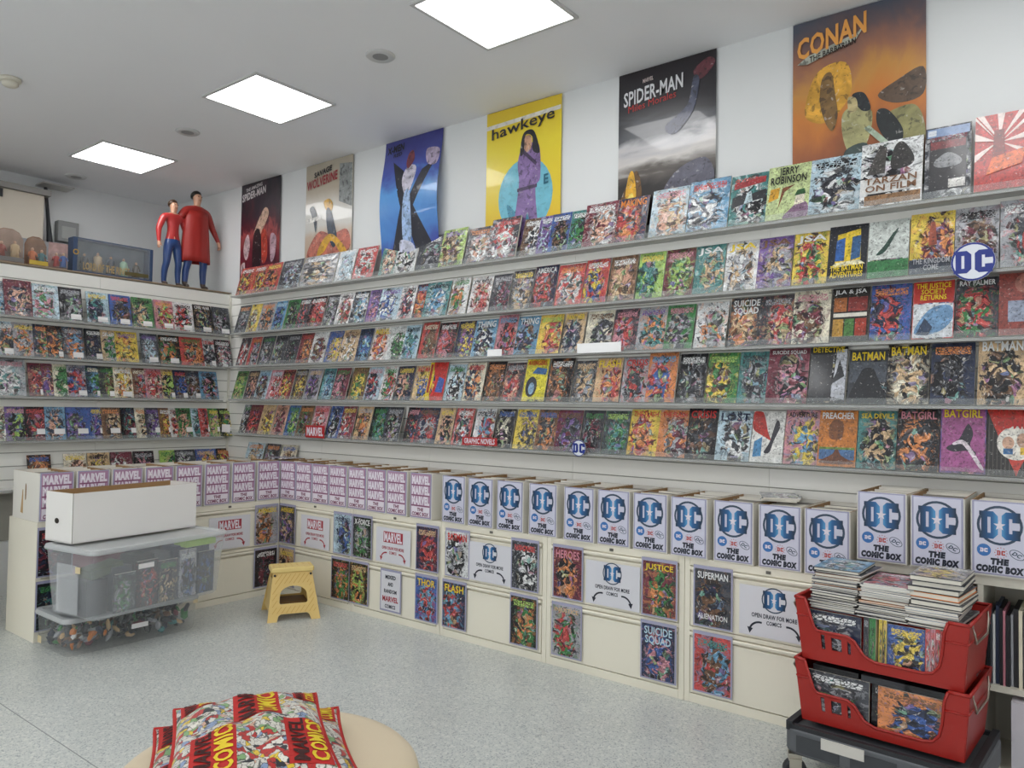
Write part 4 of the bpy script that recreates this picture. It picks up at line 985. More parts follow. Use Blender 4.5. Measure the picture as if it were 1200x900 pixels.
def crate(z, lab):
    t = empty('storage_crate', (5.765, -.69, z), (0, 0, RAD(-3))); tag(t, lab, 'crate', 'red open-fronted crates')
    fl_ = .022
    hw, hd = CW/2, CD_/2
    b = MB().box(-hw+fl_, hw-fl_, -hd+fl_, hd-fl_, 0, .006); link('base', b.mesh('base', (M_RED,)), t)
    # side and rear walls lean outwards
    b = MB()
    def wall(a, bq):
        (x0, y0), (x1, y1) = a, bq
        f0 = lambda x, y: (x*(1-fl_/hw), y*(1-fl_/hd), 0); f1 = lambda x, y: (x, y, CH)
        b.poly([f0(x0, y0), f0(x1, y1), f1(x1, y1), f1(x0, y0)])
    wall((-hw, hd), (-hw, -hd)); wall((hw, -hd), (hw, hd)); wall((hw, hd), (-hw, hd))
    o = link('walls', b.mesh('walls', (M_RED,)), t); m = o.modifiers.new('thick', 'SOLIDIFY'); m.thickness = .005; m.offset = 0
    # open front: outline with a stepped cut-out
    out = [(-hw+.0, 0), (hw-.0, 0), (hw, CH), (.235, CH), (.225, .20), (.222, .12), (.215, .075), (.195, .048), (.16, .04), (-.01, .04), (-.05, .055), (-.085, .105), (-.11, .118), (-.225, .118), (-.238, .13), (-.262, CH), (-hw, CH)]
    slots = [[(-.215, .05), (-.2, .05), (-.2, .105), (-.215, .105)], [(-.175, .052), (-.135, .052), (-.135, .10), (-.175, .10)], [(-.112, .05), (-.1, .05), (-.1, .09), (-.112, .098)]]
    f = MB().plate(out, slots, -.003, .003)
    def lean(p): k = p[2]/CH; return (p[0]*(1-fl_/hw*(1-k)), p[1]-hd+fl_*(1-k), p[2])
    f.v = [lean(p) for p in f.v]; link('front', f.mesh('front', (M_RED,)), t)
    rim = MB().tube([lean((x, -.004, z_)) for x, z_ in out[3:16]], .0055, 6)
    rim.tube([(-hw, -hd, CH), (-hw, hd, CH), (hw, hd, CH), (hw, -hd, CH)], .007, 6); rim.tube([(-hw, -hd, CH), (-.262, -hd, CH)], .007, 6); rim.tube([(.235, -hd, CH), (hw, -hd, CH)], .007, 6)
    for zz in (.17,):
        rim.tube([lean((-hw, -.004, zz)), lean((-.25, -.004, zz))], .004, 6); rim.tube([lean((.225, -.004, zz)), lean((hw, -.004, zz))], .004, 6)
        k = zz/CH; xs = hw*(1-fl_/hw*(1-k))+.002; ys = hd*(1-fl_/hd*(1-k))
        for s in (-1, 1): rim.tube([(s*xs, -ys, zz), (s*xs, ys, zz)], .004, 6)
    link('rim', rim.mesh('rim', (M_RED,)), t, smooth=True)
    for s in (-1, 1):
        h = MB(); dx = s*(hw+.004)
        h.tube([(dx, -hd+.03, CH-.004), (dx+s*.008, -hd+.02, CH-.03), (dx+s*.006, -hd+.06, CH-.07), (dx+s*.006, .06, CH-.075), (dx+s*.004, .10, CH-.03), (dx, .10, CH-.004)], .0045, 8)
        link('wire_handle', h.mesh('wire_handle', (M_STEEL,)), t, smooth=True)
    return t
CZ = (.236, .475)
crate(CZ[0], 'lower red plastic crate resting on the grey dolly'); crate(CZ[1], 'upper red plastic crate holding three stacks of books')
def incrate(o, x, y, z): p = Matrix.Rotation(RAD(-3), 4, 'Z') @ Vector((x, y, 0)); o.location = (5.765+p.x, -.69+p.y, z); o.rotation_euler.z += RAD(-3)
# books standing in the crates
def stand(cz, x, wd, ht, code, lab, th=.01, y=-.165, ti=''):
    o = comic(wd, ht, code, ti, th, 'graphic_novel'); incrate(o, x, y, cz+.0065); o.rotation_euler.x = -.06; tag(o, lab, 'graphic novel', 'books standing in the red crates')
U_, L_ = CZ[1], CZ[0]
stand(U_, -.165, .20, .182, 'nwda', 'dark blue picture book facing out at the left of the upper red crate')
stand(U_, -.045, .018, .183, 'dadd', 'thin dark grey book end-on in the upper red crate', .15, -.03); stand(U_, -.022, .022, .183, 'gggg', 'green spined book end-on in the upper red crate', .15, -.03)
stand(U_, .006, .012, .183, 'yyyk', 'yellow spined book end-on in the upper red crate', .15, -.03); stand(U_, .021, .012, .183, 'yeky', 'yellow and tan spined book end-on in the upper red crate', .15, -.03)
stand(U_, .092, .125, .18, 'byyk', 'blue and yellow picture book facing out in the upper red crate')
for k in range(6): stand(U_, .164+.0165*k, .0155, .18+.002*(k % 3), ('rpwr', 'prrw', 'rwpr')[k % 3], f'red spined book in the matching set, {ordinal(k+1)} of six in the upper crate', .15, -.03)
stand(L_, -.15, .23, .188, 'dwda', 'dark back cover with white small print in the lower red crate', .012, -.166); stand(L_, .04, .14, .185, 'kadd', 'dark grey book behind the colourful cover in the lower crate', .01, -.15)
o_ = stand(L_, .105, .215, .185, 'oubn', 'orange and brown picture book facing out in the lower red crate', .012, -.168)
for k, (x, c) in enumerate(((-.16, 'kdad'), (.02, 'dkda'), (.17, 'kadk'))):
    for j in range(2):
        o = link('graphic_novel', MB().box(-.085, .085, 0, .25, 0, .012).mesh('graphic_novel', (mat('dark flat cover '+c[0], ('1d1e22', '34363b')[c[0] == 'd'], .3),))); incrate(o, x, -.16, L_+.192+.0125*j)
        tag(o, f'dark book lying flat at the top of the lower crate, {("left", "middle", "right")[k]} pile, {("under", "upper")[j]} one', 'graphic novel', 'books lying in the lower crate')
# three stacks leaning out of the upper crate
rnd = random.Random(11)
edge = {c: mat('cover edge '+WORD[c], PAL[c], .4) for c in 'wdkoaurn'}
def flatbook(wd, dp, th, hard, c, top):
    k = ('fb', round(wd, 3), round(dp, 3), th, hard, c)
    if k not in EM:
        m = MB()
        if hard:
            m.box(-wd/2, wd/2, 0, dp, 0, .0022, 1); m.box(-wd/2+.004, wd/2-.004, .003, dp-.004, .0022, th-.0022, 0); m.box(-wd/2, wd/2, 0, dp, th-.0022, th, 1)
        else:
            m.box(-wd/2, wd/2, 0, dp, 0, th*.2, 1); m.box(-wd/2, wd/2, .001, dp, th*.2, th*.8, 0); m.box(-wd/2, wd/2, 0, dp, th*.8, th, 1)
        m.poly([(-wd/2, 0, th+.0002), (wd/2, 0, th+.0002), (wd/2, dp, th+.0002), (-wd/2, dp, th+.0002)], 2)
        me = m.mesh('stacked_book', (PAPER, edge[c], COVER)); me.uv_layers.new(name='UVMap')
        for f in me.polygons:
            for li in f.loop_indices:
                v = me.vertices[me.loops[li].vertex_index].co; me.uv_layers[0].data[li].uv = ((v.x+wd/2)/wd, v.y/dp)
        EM[k] = me
    return EM[k]
stacks = [(-.175, .150, -.05, [('d', 1), ('a', 0), ('d', 0), ('k', 0), ('a', 0), ('k', 0), ('d', 0), ('k', 1), ('a', 0), ('d', 0), ('n', 0), ('a', 0), ('o', 0), ('d', 1), ('a', 0), ('w', 0), ('u', 1), ('a', 0), ('k', 1)], 'siwt', 'left', .170),
          (.005, .158, -.055, [('d', 0), ('k', 0), ('a', 0), ('d', 0), ('k', 0), ('a', 0), ('d', 0), ('k', 0), ('o', 0), ('u', 1), ('w', 0), ('w', 0), ('a', 0), ('w', 0), ('a', 0), ('w', 0), ('w', 0), ('w', 0)], 'pwra', 'middle', .172),
          (.175, .150, -.03, [('d', 0), ('k', 0), ('w', 0), ('a', 0), ('d', 0), ('a', 0), ('w', 0), ('d', 0), ('k', 1), ('d', 0), ('o', 1), ('k', 1), ('d', 1), ('k', 1)], 'awye', 'right', .17)]
for x, h0, y, lst, cov, nm, wd in stacks:
    z = U_+.196; n = len(lst)
    for k, (c, hard) in enumerate(lst):
        th = (.0175 if hard else .0085)*(1.10 if nm == 'right' else .76)
        o = link('stacked_book', flatbook(wd, .25, round(th, 4), hard, c, 0)); setcover(o, cov if k == n-1 else 'daka', 1)
        o.rotation_euler = (0, 0, RAD(rnd.uniform(-3, 3))); incrate(o, x+rnd.uniform(-.008, .008)+(.022*k/n if nm != 'right' else .012*(k/n)), -.165+rnd.uniform(-.008, .008)+.0*k, z); z += th+.0004
        tag(o, f'{WORD[c]} edged book, {ordinal(n-k)} from the top of the {nm} crate stack', 'book', f'{nm} stack of books on the upper crate')
# bed of magazines that carries the stacks
for k, x in enumerate((-.17, .01, .18)):
    o = link('magazine_pile', MB().box(-.088, .088, 0, .22, 0, .006).mesh('magazine_pile', (mat('spine grey', PAL['a'], .4),))); incrate(o, x, -.14, U_+.1895); o.name = 'magazine'
    tag(o, f'grey magazine lying under the {("left", "middle", "right")[k]} stack in the upper crate', 'magazine', 'magazines under the stacks')
for k in range(3):
    o = comic(.17, .2, ('dkad', 'kdaa', 'nkda')[k], '', .012, 'graphic_novel'); incrate(o, .262, -.05+.03*k, U_+.05); o.rotation_euler = (-.25, 0, RAD(80)); o.location.z = U_+.0065
    tag(o, f'dark book leaning at the right end inside the upper crate, {ordinal(k+1)} from the front', 'graphic novel', 'books leaning in the upper crate')

# ---------------------------------------------------------------- plastic tubs and the long white box
M_TUB = mat('translucent plastic', 'dfe3e6', .22, trans=.70, coat=.3); M_TUBR = mat('translucent plastic rim', 'd3d7d8', .25, trans=.30); M_TUBC = mat('clear plastic', 'c8cccc', .15, trans=.80, coat=.4)
def tub(loc, rz, wx, wy, h, fl_, m, lab, lidh=.018):
    t = empty('storage_tub', loc, (0, 0, rz)); tag(t, lab, 'storage tub', 'lidded plastic tubs')
    R = .045
    link('body', MB().loft([rrect(wx-2*fl_-.02, wy-2*fl_-.02, R, .0), rrect(wx-2*fl_, wy-2*fl_, R, .012), rrect(wx-.006, wy-.006, R, h-.02), rrect(wx, wy, R, h-.018), rrect(wx, wy, R, h-.008)], True, False).mesh('body', (m,)), t, smooth=False)
    link('lid', MB().loft([rrect(wx+.014, wy+.014, R, h-.016), rrect(wx+.018, wy+.018, R, h-.006), rrect(wx+.006, wy+.006, R, h+lidh-.008), rrect(wx-.04, wy-.04, R, h+lidh-.006), rrect(wx-.06, wy-.06, R, h+.002)], False, True).mesh('lid', (M_TUBR,)), t)
    return t
LT = (1.632, -1.705); UTC = (1.72, -1.672); URZ = RAD(7)
t1 = tub((LT[0], LT[1], 0), 0, .42, .80, .205, .012, M_TUBC, 'lower clear tub on the floor, full of jumbled dark toys')
t2 = tub((UTC[0]+.04, UTC[1]+.02, .224), RAD(9), .47, .91, .385, .03, M_TUB, 'upper milky plastic tub holding dark books, under the white box')
link('handle_panel', MB().box(-.1, .1, -.003, .001, .03, .30).mesh('handle_panel', (M_TUB,)), t2, (0, -.449, 0)); 
for x, y, z, wd, ht, rz, par in ((.226, -.12, .25, .10, .028, pi/2, t2), (.10, -.452, .26, .045, .035, 0, t2), (.213, .02, .09, .10, .028, pi/2, t1), (-.12, -.402, .03, .05, .04, 0, t1), (.216, .37, .17, .03, .022, pi/2, t1)):
    link('paper_label', MB().box(-wd/2, wd/2, -.001, 0, 0, ht).mesh('paper_label', (TICKET if wd > .06 else mat('cream sticker', 'd9c9a0', .5),)), par, (x, y, z), (0, 0, rz))
# books inside the upper tub (x across, y along)
rnd = random.Random(5); U = Matrix.Translation((UTC[0]+.04, UTC[1]+.02, 0)) @ Matrix.Rotation(RAD(9), 4, 'Z')
def intub(o, x, y, z): p = U @ Vector((x, y, z)); o.location = p; o.rotation_euler.z += RAD(9)
items = [(-.05, -.37, .17, .10, .19, 'd'), (.075, -.36, .12, .12, .20, 'k'), (.075, -.21, .13, .12, .25, 'd'), (.075, -.08, .13, .12, .30, 'k'), (.075, .05, .12, .11, .29, 'd'), (.075, .20, .12, .13, .31, 'n'), (.075, .335, .12, .12, .30, 'n'), (-.1, -.2, .2, .2, .30, 'm'), (-.1, .03, .2, .2, .31, 'd'), (-.1, .28, .2, .26, .30, 'k'), (.13, .29, .12, .22, .035, 'l')]
for k, (x, y, wx, wy, h, c) in enumerate(items):
    o = link('boxed_book', MB().box(-wx/2, wx/2, -wy/2, wy/2, 0, h).mesh('boxed_book', (mat('tub book '+WORD[c], PAL[c], .5, noise=(18, .5)),)), bevel=.002); intub(o, x, y, .224+.014 if k != 10 else .224+.316)
    tag(o, f'{WORD[c]} boxed book inside the milky upper tub, {ordinal(k+1)} from its near end', 'book', 'books in the upper tub')
for k, (y, z, wd, ht, c, lean) in enumerate(((-.22, .0, .13, .22, 'dkga', .05), (-.08, .0, .14, .27, 'kdrd', .03), (.06, .0, .13, .25, 'dgke', .03), (.20, .0, .12, .29, 'awkb', .02), (.335, .0, .12, .26, 'ndkb', .03))):
    o = comic(wd, ht, c, '', .012, 'graphic_novel'); o.rotation_euler = (lean*.6, 0, pi/2); intub(o, .168, y, .224+.014); tag(o, f'{WORD[c[0]]} picture book against the front of the milky tub, {ordinal(k+1)} from its near end', 'graphic novel', 'picture books in the upper tub')
o = link('figure_package', MB().box(-.07, .07, -.10, .10, 0, .05).mesh('figure_package', (mat('dark camo card', '4c5a3c', .5, noise=(30, .7)),)), bevel=.003); intub(o, .05, -.285, .452); o.rotation_euler.x = .18; tag(o, 'green patterned pack tilted inside the upper tub near end', 'package')
# toys jumbled in the lower tub: nobody could count them
g = NG('jumbled toy plastic'); at_ = g.n('Attribute', attribute_name='toycol'); g.l(at_.outputs['Color'], g.b.inputs['Base Color']); g.b.inputs['Roughness'].default_value = .4
bm = bmesh.new(); cl = bm.loops.layers.float_color.new('toycol'); rnd = random.Random(9)
for k in range(300):
    c = rnd.choice('kkkdddaangutmgkeda' if k > 40 else 'kduoueaw'); c = lin(PAL[c])
    P = Vector((rnd.uniform(-.165, .165), rnd.uniform(-.36, .36), rnd.uniform(.03, .165)))
    if k < 40: P = Vector((rnd.uniform(.02, .17), rnd.uniform(-.34, -.12), rnd.uniform(.05, .13)))
    Mx = Matrix.Translation(P) @ Matrix.Rotation(rnd.uniform(0, 6), 4, Vector((rnd.random(), rnd.random(), rnd.random())).normalized()) @ Matrix.Diagonal((rnd.uniform(.5, 1), rnd.uniform(.5, 1), rnd.uniform(.8, 2.4), 1))
    r = bmesh.ops.create_icosphere(bm, subdivisions=1, radius=rnd.uniform(.015, .028), matrix=Mx)
    for v in r['verts']:
        for lp in v.link_loops: lp[cl] = (*c, 1)
me = bpy.data.meshes.new('jumbled_toys'); bm.to_mesh(me); bm.free(); me.materials.append(g.m)
jt = link('jumbled_toys', me, None, (LT[0], LT[1], 0)); jt['kind'] = 'stuff'; jt['label'] = 'jumble of dark, orange and green toy pieces filling the lower clear tub'
# long white box on top
lw, ll, lh = .27, .82, .285
wb = empty('long_box', (1.60, -1.675, .627), (0, 0, RAD(8))); tag(wb, 'long plain white cardboard box lying on the upper tub', 'box')
m = MB(); t_ = .006
for a, b_, c, d in ((-lw/2, lw/2, -ll/2, -ll/2+t_), (-lw/2, lw/2, ll/2-t_, ll/2), (-lw/2, -lw/2+t_, -ll/2+t_, ll/2-t_), (lw/2-t_, lw/2, -ll/2+t_, ll/2-t_)):
    m.box(a, b_, c, d, 0, lh); m.poly([(a, c, lh+.0004), (b_, c, lh+.0004), (b_, d, lh+.0004), (a, d, lh+.0004)], 1)
m.box(-lw/2, lw/2, -ll/2, ll/2, -.001, .006); m.poly([(-lw/2+t_+.0005, -ll/2, .02), (-lw/2+t_+.0005, ll/2, .02), (-lw/2+t_+.0005, ll/2, lh), (-lw/2+t_+.0005, -ll/2, lh)], 1)
link('body', m.mesh('body', (mat('clean white cardboard', 'eceae6', .55, noise=(5, .02)), M_TAN)), wb)
link('hand_hole', MB().plate(circle(0, 0, .022, .016, 16), [], -.0006, 0).mesh('hand_hole', (M_SLOT,)), wb, (-.02, -ll/2-.0006, lh*.42))
link('corner_seam', MB().box(lw/2-.0005, lw/2+.0008, -ll/2-.0008, -ll/2+.002, .002, lh).mesh('corner_seam', (mat('grey board seam', '7d776b', .7),)), wb)

# ---------------------------------------------------------------- yellow folding step stool
M_YEL = mat('yellow stool plastic', 'dcbd74', .42, noise=(8, .03)); M_YEL2 = mat('pale yellow tread', 'e6cd84', .45); M_BRN = mat('brown inner brace', '6b4c24', .5)
st = empty('step_stool', (1.985, -.715, 0), (0, 0, RAD(62))); tag(st, 'yellow folding plastic step stool in the corner by the cabinets', 'step stool')
SH = .335
def panel(sgn):
    out = [(-.172, 0), (-.112, 0), (-.100, .035), (-.085, .045), (.085, .045), (.100, .035), (.112, 0), (.172, 0), (.128, SH-.03), (-.128, SH-.03)]
    hole = [(-.085, .105), (.085, .105), (.092, .115), (.088, .16)]+[(.088*cos(a), .16+.055*sin(a)) for a in [pi*k/10 for k in range(1, 10)]]+[(-.088, .16), (-.092, .115)]
    p = MB().plate(out, [hole], -.006, .006)
    p.v = [(x, sgn*(.125*(1-z/SH)+.052)+y, z) for x, y, z in p.v]; return p.mesh('leg_panel', (M_YEL,))
link('leg_panel', panel(-1), st, bevel=.002); link('leg_panel', panel(1), st, bevel=.002)
link('tread', MB().loft([rrect(.27, .15, .012, SH-.035), rrect(.285, .165, .016, SH-.03), rrect(.285, .165, .016, SH-.006), rrect(.275, .155, .014, SH)]).mesh('tread', (M_YEL2,)), st, bevel=.002)
b = MB()
for i in range(7):
    for j in range(3): b.lathe([(.006, SH-.001), (.006, SH+.0015)], 8, (-.12+.04*i, -.045+.045*j, 0))
link('grip_dot', b.mesh('grip_dot', (M_YEL,)), st); st.children[-1]['kind'] = 'stuff'
link('cross_brace', MB().box(-.1, .1, -.09, .09, .095, .104).mesh('cross_brace', (M_BRN,)), st)
for s in (-1, 1):
    link('side_strut', MB().quads([(s*.155, -.15, .05), (s*.155, .15, .05), (s*.13, .06, .26), (s*.13, -.06, .26)], [(0, 1, 2, 3)]).mesh('side_strut', (M_YEL,)), st)
    link('hinge_pin', MB().lathe([(.008, 0), (.008, .004), (.001, .005)], 10).mesh('hinge_pin', (M_DK,)), st, (s*.118, -.082, SH-.05), (pi/2, 0, 0))
b = MB()
for k in range(-7, 12):
    x0 = -.17+k*.03
    for q in range(1):
        p0 = (x0, .05); p1 = (x0+.19, .29)
        pts = []
        for i in range(13):
            u = i/12; x = p0[0]+(p1[0]-p0[0])*u; z = p0[1]+(p1[1]-p0[1])*u; lim = .17-(.17-.128)*z/SH-.012
            ok = abs(x) < lim and not (abs(x) < .10 and .09 < z < .225); pts.append((x, z) if ok else None)
        run = []
        for pnt in pts+[None]:
            if pnt: run.append(pnt)
            else:
                if len(run) > 1: b.tube([(x, -(.125*(1-z/SH)+.052)-.0065, z) for x, z in (run[0], run[-1])], .0022, 4)
                run = []
link('ridge', b.mesh('ridge', (mat('yellow ridge', 'c79c42', .5),)), st); st.children[-1]['kind'] = 'stuff'

# ---------------------------------------------------------------- ottoman and cushions
M_LEA = mat('cream leatherette', 'dccdb0', .42, noise=(5, .03), bump=(180, .06))
ot = empty('ottoman', (4.545, -2.645, 0)); tag(ot, 'round cream leatherette ottoman in front, under two cushions', 'ottoman')
RO = .425
link('base', MB().lathe([(RO-.03, 0), (RO-.02, .02), (RO-.015, .05)], 64).mesh('base', (M_DK,)), ot, smooth=True)
link('drum', MB().lathe([(RO-.015, .03), (RO, .05), (RO+.003, .2), (RO, .352), (RO-.002, .358)], 64).mesh('drum', (M_LEA,)), ot, smooth=True)
link('seat', MB().lathe([(RO-.004, .358), (RO+.002, .37), (RO-.004, .392), (RO-.022, .41), (RO-.06, .421), (RO*.6, .428), (.01, .43)], 64).mesh('seat', (M_LEA,)), ot, smooth=True)
link('welt', MB().tube([(cos(2*pi*k/64)*(RO+.001), sin(2*pi*k/64)*(RO+.001), .36) for k in range(64)], .004, 6, close=True).mesh('welt', (M_LEA,)), ot, smooth=True)
def cushion_material():
    g = NG('comic print fabric'); tc = g.n('UVMap'); P = tc.outputs[0]
    n1 = g.n('TexNoise', i_Scale=9.0, i_Detail=3.0); g.l(P, n1.inputs['Vector'])
    p2 = g.vmath('ADD', P, g.vmath('MULTIPLY', g.vmath('SUBTRACT', n1.outputs['Color'], (.5, .5, .5)), (.14, .14, 0)))
    v = g.n('TexVoronoi', i_Scale=24.0); g.l(p2, v.inputs['Vector']); s = g.n('SeparateColor'); g.l(v.outputs['Color'], s.inputs[0])
    e = g.n('TexVoronoi', feature='DISTANCE_TO_EDGE', i_Scale=24.0); g.l(p2, e.inputs['Vector'])
    cr = g.n('ValToRGB'); cr.color_ramp.interpolation = 'CONSTANT'; g.l(s.outputs[0], cr.inputs[0]); el = cr.color_ramp.elements
    stops = [(0, 'c9c6bc'), (.42, 'b0221c'), (.54, '7f93b4'), (.62, 'd9b92e'), (.70, '79a06a'), (.80, 'd8d4ca'), (.88, '20232a'), (.93, 'c8a08a')]
    el[0].color = (*lin(stops[0][1]), 1); el[0].position = 0; el[1].position = stops[-1][0]; el[1].color = (*lin(stops[-1][1]), 1)
    for p_, c in stops[1:-1]: x = el.new(p_); x.color = (*lin(c), 1)
    ink_ = g.math('SUBTRACT', 1, g.step(e.outputs['Distance'], .01, .07))
    c = g.mix(g.math('MULTIPLY', ink_, .85), cr.outputs[0], (.012, .012, .016, 1))
    n2 = g.n('TexNoise', i_Scale=45.0, i_Detail=3.0); g.l(P, n2.inputs['Vector'])
    c = g.mix(g.math('MULTIPLY', g.step(n2.outputs['Fac'], .57, .62), .5), c, (.02, .02, .024, 1))
    g.l(c, g.b.inputs['Base Color']); g.b.inputs['Roughness'].default_value = .75; g.b.inputs['Sheen Weight'].default_value = .2; return g.m
M_CUSH = cushion_material(); M_CRED = mat('red cotton', 'b3211c', .75, bump=(400, .05)); M_CYEL = mat('yellow cotton print', 'ddbf2a', .75); M_CINK = mat('dark maroon ink', '3c1512', .8)
def cushion(loc, rz, lab, patches, SX=.54, S=.44, H=.13, tilt=(0, 0)):
    t = empty('cushion', loc, (tilt[0], tilt[1], rz)); tag(t, lab, 'cushion', 'comic print cushions')
    n = 28
    def hgt(u, v):
        e = max(0, (1-abs(u)**2.6))*max(0, (1-abs(v)**2.6)); w_ = .008*sin(7*u+3*v)*e+.006*sin(11*v-4*u)*e
        return H/2*e**.55+w_
    def P(u, v, sg, d=0):
        k = 1-.06*(1-u*u)*abs(v)**3; k2 = 1-.06*(1-v*v)*abs(u)**3
        return (u*k2*SX/2, v*k*S/2, H/2+sg*(hgt(u, v)+d))
    m = MB()
    for sg in (1, -1):
        vs = [P(-1+2*i/n, -1+2*j/n, sg) for j in range(n+1) for i in range(n+1)]
        fs = [(j*(n+1)+i, j*(n+1)+i+1, (j+1)*(n+1)+i+1, (j+1)*(n+1)+i) for j in range(n) for i in range(n)]
        m.quads(vs, fs if sg > 0 else [f[::-1] for f in fs])
    me = m.mesh('cover', (M_CUSH,)); me.uv_layers.new(name='UVMap')
    for f in me.polygons:
        for li in f.loop_indices: v = me.vertices[me.loops[li].vertex_index].co; me.uv_layers[0].data[li].uv = (v.x/S+.5, v.y/S+.5)
    link('cover', me, t, smooth=True)
    loop = [(-1+2*k/16, -1) for k in range(16)]+[(1, -1+2*k/16) for k in range(16)]+[(1-2*k/16, 1) for k in range(16)]+[(-1, 1-2*k/16) for k in range(16)]
    link('piping', MB().tube([P(u, v, 1) for u, v in loop], .006, 6, close=True).mesh('piping', (M_CRED,)), t, smooth=True)
    for (u0, v0, u1, v1, txt, rot) in patches:
        m = MB(); q = 10
        for i in range(q):
            for j in range(q): m.poly([P(u0+(u1-u0)*a/q, v0+(v1-v0)*b_/q, 1, .0012) for a, b_ in ((i, j), (i+1, j), (i+1, j+1), (i, j+1))])
        link('red_panel', m.mesh('red_panel', (M_CRED,)), t, smooth=True)
        cu, cv = (u0+u1)/2, (v0+v1)/2; du, dv = (u1-u0), (v1-v0)
        for body, wl, hl, off, mm in (('COMICS', .92, .42, -.22, M_CYEL), ('MARVEL', .95, .36, .22, M_CINK)):
            me = fine_mesh(text_mesh(body, 1, 1, mm, .03).copy(), .07)
            for vt in me.vertices:
                a, b_ = vt.co.x*wl, vt.co.z*hl+off
                uu, vv = cu-a*du, cv-b_*dv
                vt.co = P(max(-1, min(1, uu)), max(-1, min(1, vv)), 1, .0034)
            link('lettering', me, t)
CA = math.atan2(.35, .212)-pi/2     # direction of the cushion's far edge
cushion((4.575, -2.725, .428), RAD(-32), 'lower comic print cushion lying flat on the ottoman', [(-.95, -.96, -.2, -.5, '', 1), (.3, -.9, .9, -.3, '', 1), (-.98, .5, -.4, .95, '', 1)], H=.10, SX=.5, S=.53)
cushion((4.70, -2.812, .522), RAD(-31), 'upper comic print cushion with red piping on the ottoman', [(-.80, -.22, .02, .40, '', 1), (-.97, -.92, -.5, -.45, '', 1), (-.98, .62, -.55, .97, '', 1), (.12, .40, .92, .95, '', 1), (.2, -.75, .9, -.2, '', 1)], H=.115, SX=.52, S=.385)

